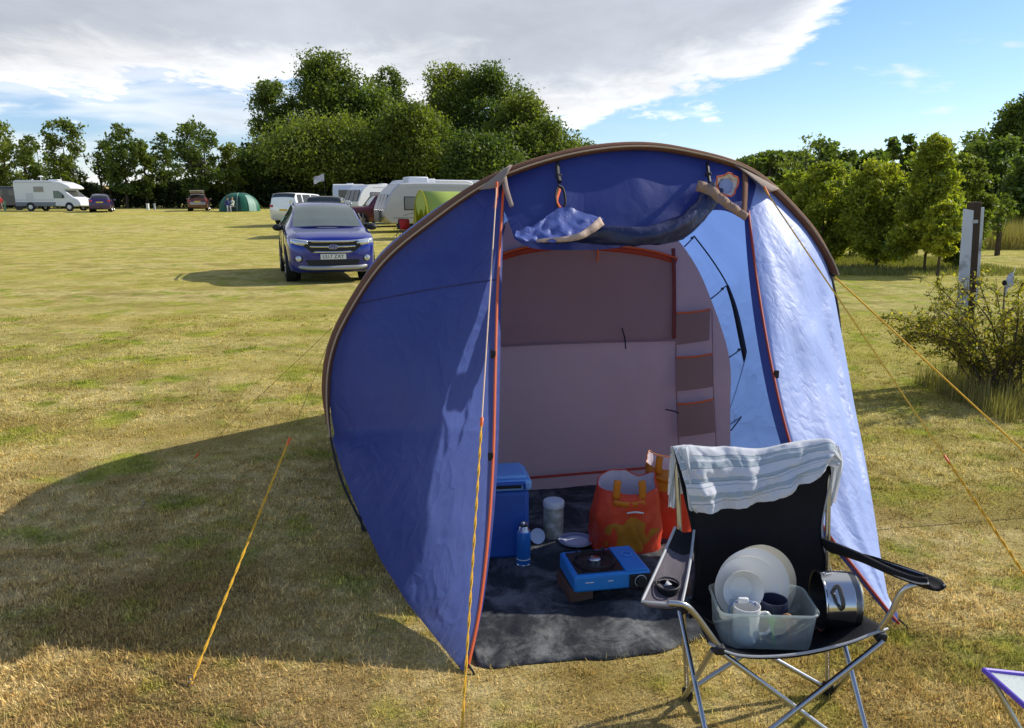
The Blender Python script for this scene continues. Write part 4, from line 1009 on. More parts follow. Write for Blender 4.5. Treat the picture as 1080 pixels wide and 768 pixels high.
# ---- tea towel over the back
def mk_towel():
    m, nt = mat_new('towel_stripes'); out = N(nt, 'ShaderNodeOutputMaterial'); b = N(nt, 'ShaderNodeBsdfPrincipled')
    at_ = N(nt, 'ShaderNodeVertexColor'); at_.layer_name = 'tint'; sp = N(nt, 'ShaderNodeSeparateColor'); lk(nt, at_.outputs[0], sp.inputs[0])
    cr = N(nt, 'ShaderNodeValToRGB'); e = cr.color_ramp.elements; cr.color_ramp.interpolation = 'CONSTANT'
    W_, B_, D_ = (.80, .80, .84, 1), (.50, .57, .61, 1), (.30, .35, .39, 1)
    st = [(0, B_), (.025, W_), (.14, D_), (.15, B_), (.19, W_), (.215, B_), (.30, D_), (.31, W_), (.42, W_), (.45, B_), (.50, D_), (.51, W_), (.55, B_), (.565, W_), (.66, B_), (.74, W_), (.78, D_), (.79, W_)]
    e[0].position = 0; e[0].color = W_; e[1].position = .99; e[1].color = B_
    for p_, c_ in st[1:]:
        x = e.new(p_); x.color = c_
    lk(nt, sp.outputs[0], cr.inputs[0]); lk(nt, cr.outputs[0], b.inputs['Base Color']); b.inputs['Roughness'].default_value = .95; b.inputs['Sheen Weight'].default_value = .2
    tc = N(nt, 'ShaderNodeTexCoord'); n = N(nt, 'ShaderNodeTexNoise'); n.inputs['Scale'].default_value = 260; lk(nt, tc.outputs['Object'], n.inputs[0])
    bp = N(nt, 'ShaderNodeBump'); bp.inputs['Strength'].default_value = .5; bp.inputs['Distance'].default_value = .002; lk(nt, n.outputs['Fac'], bp.inputs['Height']); lk(nt, bp.outputs[0], b.inputs['Normal'])
    t = N(nt, 'ShaderNodeBsdfTranslucent'); lk(nt, cr.outputs[0], t.inputs['Color']); s = N(nt, 'ShaderNodeMixShader'); s.inputs[0].default_value = .22
    lk(nt, b.outputs[0], s.inputs[1]); lk(nt, t.outputs[0], s.inputs[2]); lk(nt, s.outputs[0], out.inputs[0]); return m
topE = [W(709, 470, 2.50), W(735, 469, 2.52), W(770, 471, 2.545), W(800, 472, 2.555), W(830, 468, 2.555), W(858, 463, 2.545), W(874, 463, 2.535), W(886, 480, 2.52)]
botE = [W(731, 539, 2.44), W(750, 538, 2.44), W(772, 536, 2.45), W(800, 531, 2.455), W(828, 521, 2.46), W(850, 509, 2.465), W(870, 494, 2.48), W(882, 492, 2.49)]
tE, bE = resample(catmull(topE, 6), 80), resample(catmull(botE, 6), 80)
rows = []; tint = []
nk = 40
for k in range(nk):
    s = k/(nk-1); row = []
    for j in range(80):
        t = j/79; p = tE[j].lerp(bE[j], s)
        f = .020*math.sin(t*26+s*2.2+1.5*noise.noise(Vector((t*4, s*2, 0))))*(.25+s)*(.6+noise.noise(Vector((t*5, 3, 0))))
        f += .010*noise.noise(Vector((t*9, s*5, 7)))+.006*(1-abs(noise.noise(Vector((t*16+s*3, s*4, 2)))))**5+.004*noise.noise(Vector((t*30, s*12, 1)))
        p = p+Vector((.002*math.sin(t*30), -.014-.018*math.sin(PI*s)**.7+f, 0.004*math.sin(t*22)*(1-s)))
        row.append(p)
        tint.append((min(.995, max(0, s*.9+.05+.03*noise.noise(Vector((t*3, 0, 5)))+.10*(t-.5))), 0, 0))
    rows.append(row)
brow = []
for k in range(12):          # fold over the back
    s = (k+1)/12; row = []
    for j in range(80):
        t = j/79; p = tE[j]+Vector((0, .02+.02*s, .006-.19*s*(1-.2*t)))+Vector((0, .006*math.sin(t*20+s*3), 0))
        row.append(p); tint.append((min(.99, .4+s*.5), 0, 0))
    brow.append(row)
allr = rows+brow
V = np.array([[tuple(p) for p in r_] for r_ in rows]).reshape(-1, 3); V2 = np.array([[tuple(p) for p in r_] for r_ in brow]).reshape(-1, 3)
Vt = np.concatenate([V, V2])
fc = []
order = [(11-k)+nk for k in range(12)]+list(range(nk))     # back bottom .. top .. front bottom
for a, b_ in zip(order[:-1], order[1:]):
    for j in range(79): fc.append((a*80+j, a*80+j+1, b_*80+j+1, b_*80+j))
M_TOWEL = mk_towel()
tow = mesh_np('tea_towel', Vt, np.array(fc), M_TOWEL, np.array(tint), None, True); tow.location = CH0
tag(tow, 'white tea towel with grey-blue stripes draped over the back of the camping chair', 'tea towel')
# hanging tail on each side belongs to the same cloth: two more sheets under it
def tail(pts_l, pts_r, seed):
    a, b_ = resample(catmull(pts_l, 6), 26), resample(catmull(pts_r, 6), 26); G = []; ti = []
    for i in range(26):
        row = []
        for j in range(10):
            p = a[i].lerp(b_[i], j/9)+Vector((0, .008*math.sin(j*1.1+i*.2+seed), 0)); row.append(p); ti.append((min(.99, .1+.8*abs(j/9)), 0, 0))
        G.append(row)
    V_ = np.array([[tuple(p) for p in r_] for r_ in G]).reshape(-1, 3)
    f_ = np.array([(i*10+j, i*10+j+1, (i+1)*10+j+1, (i+1)*10+j) for i in range(25) for j in range(9)])
    return mesh_np('towel_fold', V_, f_, M_TOWEL, np.array(ti), tow, True)
tail([W(709, 471, 2.50), W(707, 500, 2.52), W(704, 535, 2.53)], [W(722, 472, 2.47), W(717, 500, 2.50), W(714, 536, 2.51)], 0)
tail([W(872, 466, 2.51), W(876, 500, 2.53), W(874, 535, 2.54)], [W(884, 470, 2.51), W(890, 492, 2.53), W(880, 530, 2.54)], 2)
tail([W(711, 476, 2.475), W(722, 505, 2.455), W(727, 538, 2.44)], [W(726, 471, 2.475), W(735, 505, 2.45), W(736, 541, 2.435)], 4)

# ---- plastic tub and washing-up on the seat
def mk_tub():
    m, nt = mat_new('tub_plastic'); out = N(nt, 'ShaderNodeOutputMaterial'); b = N(nt, 'ShaderNodeBsdfPrincipled')
    b.inputs['Base Color'].default_value = (.62, .68, .68, 1); b.inputs['Roughness'].default_value = .35; b.inputs['Specular IOR Level'].default_value = .5
    tr = N(nt, 'ShaderNodeBsdfTransparent'); tr.inputs['Color'].default_value = (.93, .97, .96, 1)
    tl_ = N(nt, 'ShaderNodeBsdfTranslucent'); tl_.inputs['Color'].default_value = (.65, .72, .72, 1)
    m1 = N(nt, 'ShaderNodeMixShader'); m1.inputs[0].default_value = .35; lk(nt, b.outputs[0], m1.inputs[1]); lk(nt, tl_.outputs[0], m1.inputs[2])
    m2 = N(nt, 'ShaderNodeMixShader'); tc = N(nt, 'ShaderNodeTexCoord'); n = N(nt, 'ShaderNodeTexNoise'); n.inputs['Scale'].default_value = 9; n.inputs['Detail'].default_value = 5; lk(nt, tc.outputs['Object'], n.inputs[0])
    r = N(nt, 'ShaderNodeMapRange'); r.inputs['To Min'].default_value = .50; r.inputs['To Max'].default_value = .74; lk(nt, n.outputs['Fac'], r.inputs['Value'])
    lk(nt, r.outputs[0], m2.inputs[0]); lk(nt, m1.outputs[0], m2.inputs[1]); lk(nt, tr.outputs[0], m2.inputs[2]); lk(nt, m2.outputs[0], out.inputs[0]); return m
M_TUB = mk_tub()
tb = W(808, 680, 2.20)+CH0; zb = tb.z-.004
TUBP = Vector((tb.x, 2.26, zb))
tub = thing('plastic_tub', 'clear plastic tub of washed-up cutlery and mugs on the chair seat', 'plastic tub', TUBP, math.radians(-3))
def rrect(wd, dp, r_, z, n=6):
    out_ = []
    for cx, cy, a0 in ((wd/2-r_, dp/2-r_, 0), (-wd/2+r_, dp/2-r_, PI/2), (-wd/2+r_, -dp/2+r_, PI), (wd/2-r_, -dp/2+r_, 3*PI/2)):
        for i in range(n+1): out_.append(Vector((cx+r_*math.cos(a0+i*PI/2/n), cy+r_*math.sin(a0+i*PI/2/n), z)))
    return out_
TW, TD, TH = .285, .19, .118
mb = MB(); mb.grid([rrect(TW*.90, TD*.88, .02, .003), rrect(TW*.93, TD*.92, .026, .012), rrect(TW*.985, TD*.97, .028, TH*.8), rrect(TW, TD, .03, TH)], close=True)
rb = rrect(TW*.90, TD*.88, .02, .003); mb.add(rb, [tuple(range(len(rb)))])
mb.build('body', M_TUB, tub, angle=50)
rim = rrect(TW+.006, TD+.006, .032, TH); MB().tube(rim+[rim[0]], .0042, seg=6).build('rim', M_TUB, tub)
M_CER = pbr('white_ceramic', (.78, .77, .74), rough=.25, var=.04, scale=6, coat=.2)
M_CER2 = pbr('cream_ceramic', (.74, .66, .50), rough=.3, var=.06, scale=6)
def dish(name, label, c, r_, tilt, yaw, depth, mt_, group=None, rimw=.3, thick=.004):
    t = thing(name, label, name.replace('_', ' ').split()[-1], c, 0, group)
    t.rotation_euler = (math.radians(tilt), 0, math.radians(yaw))
    pr = [(0, 0), (r_*.55, 0), (r_*.66, depth*.25), (r_*(1-rimw*.3), depth*.75), (r_, depth), (r_, depth+thick), (r_*(1-rimw*.3), depth*.75+thick*1.2), (r_*.66, depth*.25+thick*1.3), (r_*.55, thick), (0, thick)]
    MB().lathe(pr, 56).build('dish', mt_, t)
    MB().lathe([(r_*.50, -.004), (r_*.53, -.006), (r_*.56, -.003), (r_*.56, .001)], 48).build('foot_ring', mt_, t)
    return t
# plates stand on edge in the tub, undersides towards the camera, leaning back on the backrest
base_c = W(800, 612, 2.36)+CH0
dish('dinner_plate', 'largest white dinner plate, at the back of the stack standing in the tub', W(799, 615, 2.385)+CH0, .124, 76, 10, .014, M_CER2)
dish('dinner_plate', 'white dinner plate in the middle of the stack standing in the tub', W(792, 617, 2.355)+CH0, .118, 77, 4, .014, M_CER)
dish('plastic_plate', 'smaller white plate with raised rings at the front of the stack in the tub', W(786, 619, 2.325)+CH0, .100, 78, 0, .016, M_CER)
dish('side_plate', 'front bowl of the stack with its round foot facing out, above the mug', W(781, 620, 2.29)+CH0, .062, 80, 0, .030, M_CER)
# blue-rimmed lunch box lid and mug
bx = thing('food_container', 'small clear food box with a thin blue rim, upright behind the white mug', 'food container', W(783, 645, 2.235)+CH0)
rr2 = [Vector((p.x, 0, p.y)) for p in rrect(.080, .062, .018, 0)]
MB().tube(rr2+[rr2[0]], .002, seg=5).build('rim', pbr('rim_blue', (.12, .22, .5), rough=.4), bx)
MB().grid([[Vector((p.x*.97, .0, p.z*.97)) for p in rr2], [Vector((p.x*.9, .03, p.z*.9)) for p in rr2]], close=True).add([Vector((p.x*.9, .03, p.z*.9)) for p in rr2], [tuple(range(len(rr2)))]).build('shell', M_TUB, bx)
MB().box((-.002, -.006, .040), (.032, .016, .016)).build('clip', M_CER, bx, bevel=.004)
mp_ = Vector((TUBP.x-.060, TUBP.y-.045, zb+.006))
mug = thing('mug', 'white mug with its handle to the right, in the front left of the tub', 'mug', mp_)
MB().lathe([(0, 0), (.030, 0), (.034, .004), (.038, .02), (.040, .118), (.0375, .118), (.035, .02), (0, .010)], 36).build('cup', M_CER, mug)
MB().tube([(.037, -.006, .095), (.058, -.008, .098), (.072, -.010, .078), (.072, -.010, .050), (.058, -.008, .030), (.036, -.006, .030)], .0052, seg=8, smooth=5).build('handle', M_CER, mug)
dk = thing('mug', 'dark mug lying behind the handle of the white mug in the tub', 'mug', (TUBP.x+.035, TUBP.y+.0, zb+.006))
MB().lathe([(0, 0), (.034, 0), (.040, .01), (.042, .115), (.039, .115), (.036, .012), (0, .01)], 32).build('cup', pbr('mug_dark', (.03, .035, .07), rough=.3), dk)
MB().lathe([(.0423, .04), (.0428, .05), (.0428, .075), (.0424, .085)], 32).build('printed_band', pbr('mug_print', (.30, .30, .12), rough=.4, var=.6, scale=60), dk)
M_GRN = pbr('green_plastic', (.10, .42, .05), rough=.4); M_WOOD = pbr('wooden', (.42, .20, .08), rough=.6, var=.2, scale=30)
def utensil(name, label, cat, a, b_, mt_, r_=.004, head=None):
    a, b_ = Vector(a), Vector(b_); o = Vector(TUBP); c = o+a
    t = thing(name, label, cat, c); MB().tube([(0, 0, 0), (b_-a)*.5, b_-a], [r_, r_*.8, r_], seg=8).build('handle', mt_, t)
    if head: MB().sphere(b_-a, head, 12, 8).build('head', mt_, t)
utensil('fork', 'green plastic fork standing in the tub', 'fork', (.020, -.070, .008), (.010, -.066, .085), M_GRN, .004, (.009, .003, .018))
utensil('wooden_spoon', 'orange-brown wooden spoon seen through the front of the tub', 'spoon', (.072, -.070, .010), (.055, -.062, .095), M_WOOD, .005, (.016, .006, .012))
utensil('table_knife', 'silver table knife leaning in the right of the tub', 'knife', (.118, -.062, .012), (.082, -.05, .075), M_STEEL, .004, None)
utensil('spatula', 'wooden spatula lying low at the right of the tub', 'spatula', (.125, -.04, .010), (.09, -.03, .05), M_WOOD, .006, (.012, .004, .02))
# ---- saucepan on its side, mouth towards the tub
pc = W(862, 633, 2.30)+CH0
axis = Vector((.99, -.06, .03)).normalized(); R_ = axis.to_track_quat('Z', 'Y').to_matrix().to_4x4()
pan = thing('saucepan', 'stainless steel saucepan lying on its side on the chair beside the tub', 'saucepan', pc)
PR, PL = .088, .118
MB().lathe([(PR+.004, 0), (PR+.006, .003), (PR, .008), (PR, PL-.03), (PR-.002, PL-.028), (PR-.004, PL-.022), (PR-.004, PL-.008), (PR-.012, PL), (0, PL), ], 64, R_).build('pot', pbr('pan_steel', (.62, .61, .60), rough=.14, metal=1, var=.04, scale=5, bump=.03, bscale=8), pan)
MB().lathe([(PR+.004, 0), (PR-.002, .003), (PR-.002, PL-.012), (0, PL-.010)], 64, R_).build('inside', pbr('pan_inside', (.22, .22, .22), rough=.35, metal=1), pan)
sd_ = axis.cross(Vector((0, 0, 1))).normalized()      # towards camera side
if sd_.y > 0: sd_ = -sd_
upv = Vector((0, 0, 1)); DPan = math.radians(-32)
tq = Matrix.Rotation(DPan, 3, axis); sd_ = tq @ sd_; upv = tq @ upv
a0 = sd_*(PR+.001)+upv*.030
MB().tube([a0+axis*.030, a0+sd_*.028+axis*.030, a0+sd_*.032+axis*.034-upv*.012, a0+sd_*.030+axis*.040-upv*.052, a0+axis*.042-upv*.062-sd_*.004], .0065, seg=8, smooth=3).build('handle', pbr('pan_handle', (.07, .065, .055), rough=.35), pan)
sd_ = tq.inverted() @ sd_; upv = Vector((0, 0, 1)); a1 = -sd_*(PR+.001)
MB().tube([a1+axis*.03+upv*.03, a1-sd_*.03+axis*.03+upv*.03, a1-sd_*.03+axis*.03-upv*.03, a1+axis*.03-upv*.03], .006, seg=8, smooth=3).build('handle', M_BLK, pan)

# ---- corner of a second, purple-edged folding chair at the lower right
M_PUR = pbr('purple_edge', (.14, .08, .55), rough=.5, var=.1); M_PALE = pbr('pale_mesh', (.36, .41, .41), rough=.6, var=.08, scale=20, bump=.4, bscale=120)
pc = at(1040, 708, 1.95); fc_ = thing('folding_stool', 'pale folding stool with a purple edge at the lower right corner', 'folding stool', (pc.x, pc.y, 0))
def Q(u, v, Y): 
    p = at(u, v, Y); return p-Vector((pc.x, pc.y, 0))
c0, c1_, c2 = Q(1038, 707, 1.93), Q(1122, 716, 2.02), Q(1098, 760, 1.68); c3 = c2+(c1_-c0)
G = [[c0.lerp(c1_, j/11).lerp(c2.lerp(c3, j/11), i/11)+Vector((0, 0, -.03*math.sin(PI*i/11)*math.sin(PI*j/11))) for j in range(12)] for i in range(12)]
MB().grid(G).build('seat', M_PALE, fc_, angle=180, solid=.003)
MB().tube([c0, c1_, c3, c2, c0], .0075, seg=8).build('seat_edge', M_PUR, fc_)
ccn = (c0+c3)/2; 
for a, b_ in ((c0, c3), (c1_, c2), (c2, c1_), (c3, c0)):
    q = Vector((b_.x*.9+a.x*.1, b_.y*.9+a.y*.1, 0)); a2 = a+Vector((.012*(1 if a.x < b_.x else -1), -.0, -.008))
    MB().tube([a2, q], .008, seg=10).build('leg', M_TUBE, fc_)
# ================================================================ VEHICLES
M_GLASS = pbr('car_glass', (.03, .035, .035), rough=.06, spec=.8, var=.05, scale=3, coat=.6)
M_GLASSW = pbr('windscreen_glass', (.10, .13, .12), rough=.05, spec=.9, var=.25, scale=2.5, coat=.8)
M_TYRE = pbr('tyre', (.018, .018, .018), rough=.85, spec=.2)
M_RIM = pbr('rim_alloy', (.45, .45, .47), rough=.3, metal=1)
M_CHR = pbr('chrome', (.75, .75, .76), rough=.15, metal=1)
M_TRIM = pbr('trim_black', (.015, .015, .016), rough=.55)
M_LAMP = pbr('lamp_glass', (.62, .65, .68), rough=.08, spec=.9, metal=.5, coat=1)
M_LAMPR = pbr('lamp_red', (.45, .015, .015), rough=.2, coat=.6)
M_SIL = pbr('silver_plastic', (.42, .42, .42), rough=.4, metal=.4)
M_PLATEW = pbr('plate_white', (.78, .78, .74), rough=.4); M_PLATEY = pbr('plate_yellow', (.75, .52, .05), rough=.4)
def paint(name, c, rough=.3): return pbr(name, c, rough=rough, spec=.6, metal=.25, var=.05, scale=2, coat=.9)
def text_mesh(s, size, loc, mt, parent, rz=0, extr=.002, name='lettering'):
    cu = bpy.data.curves.new(name, 'FONT'); cu.body = s; cu.size = size; cu.align_x = 'CENTER'; cu.align_y = 'CENTER'; cu.extrude = extr
    o = bpy.data.objects.new(name, cu); COL.objects.link(o)
    dg = bpy.context.evaluated_depsgraph_get(); me = bpy.data.meshes.new_from_object(o.evaluated_get(dg)); bpy.data.objects.remove(o)
    o = bpy.data.objects.new(name, me); COL.objects.link(o); me.materials.clear(); me.materials.append(mt)
    o.parent = parent; o.location = loc; o.rotation_euler = (PI/2, 0, rz); return o
def wheel(parent, x, y, r, wd, rim=M_RIM):
    sgn = 1 if x > 0 else -1; M = Matrix.Translation((x, y, r)) @ Matrix.Rotation(sgn*PI/2, 4, 'Y')
    wh = MB().lathe([(r*.62, -wd/2), (r*.9, -wd/2), (r, -wd*.36), (r, wd*.30), (r*.93, wd/2), (r*.64, wd/2), (r*.60, wd*.3)], 36, M).build('wheel', M_TYRE, parent)
    mb = MB(); mb.lathe([(r*.64, wd*.47), (r*.60, wd*.40), (r*.58, wd*.15), (r*.2, wd*.20)], 36, M); mb.lathe([(0, wd*.42), (r*.12, wd*.42), (r*.16, wd*.36), (r*.16, wd*.1)], 20, M)
    for k in range(7):
        a = 2*PI*k/7; p0 = M @ Vector((math.cos(a)*r*.12, math.sin(a)*r*.12, wd*.38)); p1 = M @ Vector((math.cos(a)*r*.60, math.sin(a)*r*.60, wd*.42)); mb.tube([p0, p1], r*.075, seg=6)
    mb.build('rim', rim, wh); return wh
SUV = dict(L=4.53, W=1.86, st=[ # y, bottom, halfwidth, belt z, top z, top halfwidth
    (0.00, .34, .60, .72, .80, .50), (.04, .27, .74, .80, .90, .60), (.14, .22, .85, .88, .96, .66), (.40, .20, .905, .97, 1.03, .72), (.85, .20, .925, 1.03, 1.09, .74), (1.08, .20, .925, 1.06, 1.13, .76),
    (1.35, .20, .925, 1.075, 1.31, .72), (1.75, .20, .93, 1.085, 1.54, .66), (2.1, .20, .93, 1.10, 1.635, .63), (2.8, .20, .93, 1.12, 1.665, .62), (3.6, .20, .93, 1.14, 1.63, .61), (4.05, .22, .92, 1.16, 1.56, .60), (4.35, .26, .90, 1.15, 1.30, .62), (4.50, .30, .86, 1.05, 1.08, .68), (4.53, .36, .80, .90, .94, .64)],
    wsc=(1.12, 1.92), rear=(4.08, 4.36), side=(1.55, 3.95), wheels=(.90, 3.62), wr=.355)
HATCH = dict(L=3.9, W=1.70, st=[(0, .32, .55, .62, .68, .45), (.05, .24, .70, .68, .76, .55), (.3, .18, .80, .82, .88, .62), (.8, .18, .845, .90, .96, .66), (1.0, .18, .85, .92, 1.0, .68),
    (1.4, .18, .85, .94, 1.26, .62), (1.75, .18, .85, .95, 1.42, .58), (2.4, .18, .85, .97, 1.47, .57), (3.1, .18, .85, .98, 1.43, .56), (3.5, .20, .84, .98, 1.30, .57), (3.78, .24, .81, .94, 1.02, .62), (3.88, .28, .76, .86, .90, .62), (3.9, .34, .72, .76, .80, .58)],
    wsc=(1.05, 1.68), rear=(3.35, 3.74), side=(1.35, 3.2), wheels=(.72, 3.15), wr=.30)
BOXY = dict(L=4.7, W=1.90, st=[(0, .40, .74, .86, .92, .66), (.04, .34, .86, .96, 1.02, .74), (.2, .30, .92, 1.04, 1.10, .80), (1.2, .28, .94, 1.12, 1.17, .82), (1.4, .28, .945, 1.14, 1.22, .82),
    (1.6, .28, .945, 1.15, 1.46, .80), (1.85, .28, .945, 1.16, 1.76, .76), (2.2, .28, .945, 1.17, 1.84, .75), (3.6, .28, .945, 1.18, 1.88, .75), (4.5, .28, .94, 1.18, 1.86, .75), (4.66, .32, .93, 1.15, 1.70, .76), (4.70, .36, .91, 1.0, 1.2, .80)],
    wsc=(1.42, 1.84), rear=(4.5, 4.67), side=(1.9, 4.45), wheels=(.95, 3.75), wr=.38)
def vehicle(name, label, cat, x, y, rz, K, pm, detail=2, front=True, open_boot=False, roof_rails=False, group=None, plate=None, skirt=True, z=None):
    t = thing(name, label, cat, (x, y, gz(x, y) if z is None else z), rz, group)
    L = K['L']; st = K['st']; mid = L/2
    ns = 46; ysx = [s[0] for s in st]
    V3 = [Vector((s[1], s[2], s[3])) for s in st]; V4 = [Vector((s[4], s[5], 0)) for s in st]
    def ev(yy):
        k = 0
        while k < len(st)-2 and ysx[k+1] < yy: k += 1
        t_ = min(1, max(0, (yy-ysx[k])/(ysx[k+1]-ysx[k]))); 
        def cmr(A):
            p0, p1, p2, p3 = A[max(k-1, 0)], A[k], A[k+1], A[min(k+2, len(A)-1)]
            h = ysx[k+1]-ysx[k]; m1 = (p2-p0)/max(1e-6, (ysx[k+1]-ysx[max(k-1, 0)])) if k > 0 else (p2-p1)/h
            m2 = (p3-p1)/max(1e-6, (ysx[min(k+2, len(A)-1)]-ysx[k])) if k+2 < len(A) else (p2-p1)/h
            return p1*(2*t_**3-3*t_**2+1)+m1*h*(t_**3-2*t_**2+t_)+p2*(-2*t_**3+3*t_**2)+m2*h*(t_**3-t_**2)
        a, b_ = cmr(V3), cmr(V4); return a.x, a.y, a.z, b_.x, b_.y
    def section(yy):
        zb, w_, belt, zt, wt = ev(yy); gap = zt-belt; ht = min(1, gap/.35)
        return [(0, zb), (w_*.80, zb), (w_*.95, zb+.05), (w_*.985, zb+.16), (w_*.995, (zb+belt)/2), (w_*1.0, belt-.16), (w_*.985, belt-.05), (w_*.955, belt),
                (w_*.955*(1-.28)+wt*.28 if ht < .3 else w_*.935, belt+gap*.12), (lerp(w_*.935, wt, .5), belt+gap*.5), (lerp(w_*.935, wt, .88), belt+gap*.86), (wt*.97, belt+gap*.955), (wt*.80, zt-.012*ht), (wt*.4, zt+.008), (0, zt+.012)]
    def lerp(a, b_, k): return a+(b_-a)*k
    ysm = sorted(set([round(v, 3) for v in list(np.linspace(0, L, ns))+[s[0] for s in st]+[K['wsc'][0], K['wsc'][1], K['rear'][0], K['rear'][1], K['side'][0], K['side'][1]]]))
    secs_ = [section(v) for v in ysm]; nsec = len(secs_[0])
    groups = {'body': MB(), 'windscreen': MB(), 'side_window': MB(), 'side_window2': MB(), 'rear_window': MB()}
    for sg in (1, -1):
        for i in range(len(ysm)-1):
            y0, y1 = ysm[i], ysm[i+1]; ym = (y0+y1)/2
            for j in range(nsec-1):
                q = [(sg*secs_[i][j][0], y0-mid, secs_[i][j][1]), (sg*secs_[i+1][j][0], y1-mid, secs_[i+1][j][1]), (sg*secs_[i+1][j+1][0], y1-mid, secs_[i+1][j+1][1]), (sg*secs_[i][j+1][0], y0-mid, secs_[i][j+1][1])]
                k = 'body'
                if K['wsc'][0] < ym < K['wsc'][1] and j >= 11: k = 'windscreen'
                elif K['rear'][0] < ym < K['rear'][1] and j >= 10: k = 'rear_window'
                elif K['side'][0] < ym < K['side'][1] and j in (8, 9) and not any(abs(ym-pp) < .045 for pp in (K['side'][0]+.42*(K['side'][1]-K['side'][0]), K['side'][0]+.78*(K['side'][1]-K['side'][0]))): k = 'side_window' if sg > 0 else 'side_window2'
                groups[k].add(q, [(0, 1, 2, 3)])
    for yy, idx in ((0, 0), (L, -1)):
        s = secs_[idx]; ring = [(p[0], yy-mid, p[1]) for p in s]+[(-p[0], yy-mid, p[1]) for p in reversed(s[1:-1])]
        groups['body'].add(ring, [tuple(range(len(ring)))])
    body = groups['body'].build('body', pm, t, angle=50)
    groups['windscreen'].build('windscreen', M_GLASSW, t, angle=60); groups['rear_window'].build('rear_window', M_GLASS if not open_boot else M_TRIM, t, angle=60)
    groups['side_window'].build('side_window', M_GLASS, t, angle=60); groups['side_window2'].build('side_window', M_GLASS, t, angle=60)
    W2 = K['W']/2; wr = K['wr']
    for wy in K['wheels']:
        for sg in (1, -1):
            wheel(t, sg*(W2-.10), wy-mid, wr, .22)
            M = Matrix.Translation((sg*(W2+.000), wy-mid, wr+.01)) @ Matrix.Rotation(sg*PI/2, 4, 'Y')
            MB().lathe([(wr*1.16, -.20), (wr*1.18, .006), (wr*1.05, .010), (wr*.98, -.05), (wr*.98, -.3)], 32, M).build('wheel_arch', M_TRIM, t)
            MB().disc((0, 0, 0), wr*1.12, 28, Matrix.Translation((sg*(W2-.115), wy-mid, wr+.01)) @ Matrix.Rotation(PI/2, 4, 'Y')).build('wheel_well', M_TRIM, t)
    if detail >= 1:
        for sg in (1, -1):
            mr_ = MB().sphere((sg*(W2+.10), K['wsc'][0]+.30-mid, st[5][3]+.06), (.115, .07, .075), 14, 10).build('wing_mirror', M_TRIM if detail > 1 else pm, t)
            MB().box((sg*(W2-.02), K['wsc'][0]+.33-mid, st[5][3]+.02), (.14, .05, .03)).build('mirror_arm', M_TRIM, mr_)
            # rear lamps
            zb, w_, belt, zt, wt = ev(L-.14)
            MB().box((sg*w_*.84, L-mid-.06, belt-.06), (.24, .14, .16)).build('tail_lamp', M_LAMPR, t, bevel=.03)
            if roof_rails: MB().tube([(sg*wt*1.02, 2.0-mid, ev(2.0)[3]-.02), (sg*wt*1.02, 2.1-mid, ev(2.1)[3]+.045), (sg*.63, 3.6-mid, ev(3.6)[3]+.045), (sg*.62, 3.75-mid, ev(3.75)[3]-.03)], .018, seg=6, smooth=4).build('roof_rail', M_CHR, t)
        for sg in (1, -1):
            for yd in (K['side'][0]-.15, K['side'][0]+.42*(K['side'][1]-K['side'][0]), K['side'][0]+.78*(K['side'][1]-K['side'][0])):
                MB().tube([(sg*(ev(yd)[1]*.985+.002), yd-mid, ev(yd)[2]-.03), (sg*(ev(yd)[1]+.001), yd-mid, ev(yd)[2]-.16), (sg*(ev(yd)[1]*.997+.001), yd-mid, .5)], .006, seg=4).build('door_gap', M_TRIM, t)
        MB().box((0, L-mid+.012, .78 if K is not BOXY else .9), (.52, .02, .11)).build('rear_number_plate', M_PLATEY, t, bevel=.004)
    return t, ev, mid
DP = math.radians
# --- blue SUV, the nearest car
cx = at(345, 296, 17.0)
M_KB = paint('paint_deep_blue', (.008, .020, .26), .22)
kuga, ev, mid = vehicle('parked_suv', 'deep blue SUV facing the camera, parked alone on the lawn left of the tent', 'car', -4.42, 19.0, DP(18), SUV, M_KB, 2, roof_rails=True, z=.0)
F0 = -mid
mb = MB(); 
for zz, w1, w2 in ((.865, .52, .50), (.760, .55, .53), (.650, .44, .44)):
    mb.tube([(-w1, F0+.03, zz+.01), (-w1*.5, F0-.025, zz), (w1*.5, F0-.025, zz), (w1, F0+.03, zz+.01)], .021, seg=8, smooth=4)
mb.tube([(-.50, F0+.03, .845), (-.585, F0+.06, .77), (-.44, F0+.03, .675)], .018, seg=8, smooth=4); mb.tube([(.50, F0+.03, .845), (.585, F0+.06, .77), (.44, F0+.03, .675)], .018, seg=8, smooth=4)
gr = MB().prism([(-.52, .86), (.52, .86), (.59, .77), (.44, .65), (-.44, .65), (-.59, .77)], F0-.012, F0+.03, 'y').build('grille', M_TRIM, kuga)
mb.build('grille_bar', M_CHR, gr)
MB().lathe([(0, .012), (.09, .010), (.10, 0)], 28, Matrix.Translation((0, F0-.045, .755)) @ Matrix.Diagonal((1, 1, .42, 1)) @ Matrix.Rotation(PI/2, 4, 'X')).build('badge', pbr('badge_blue', (.02, .05, .28), rough=.2), gr)
MB().tube([(.10*math.cos(a*PI/12), F0-.050, .755+.042*math.sin(a*PI/12)) for a in range(25)], .006, seg=6).build('badge_rim', M_CHR, gr)
text_mesh('Ford', .075, (0, F0-.060, .755), M_CHR, gr)
pl_ = MB().box((0, F0-.028, .555), (.52, .02, .112)).build('number_plate', M_PLATEW, kuga, bevel=.004)
text_mesh('LS17 ZXY', .105, (0, F0-.0405, .555), M_TRIM, pl_)
MB().prism([(-.56, .49), (.56, .49), (.50, .37), (-.50, .37)], F0-.010, F0+.03, 'y').build('lower_grille', M_TRIM, kuga, bevel=.01)
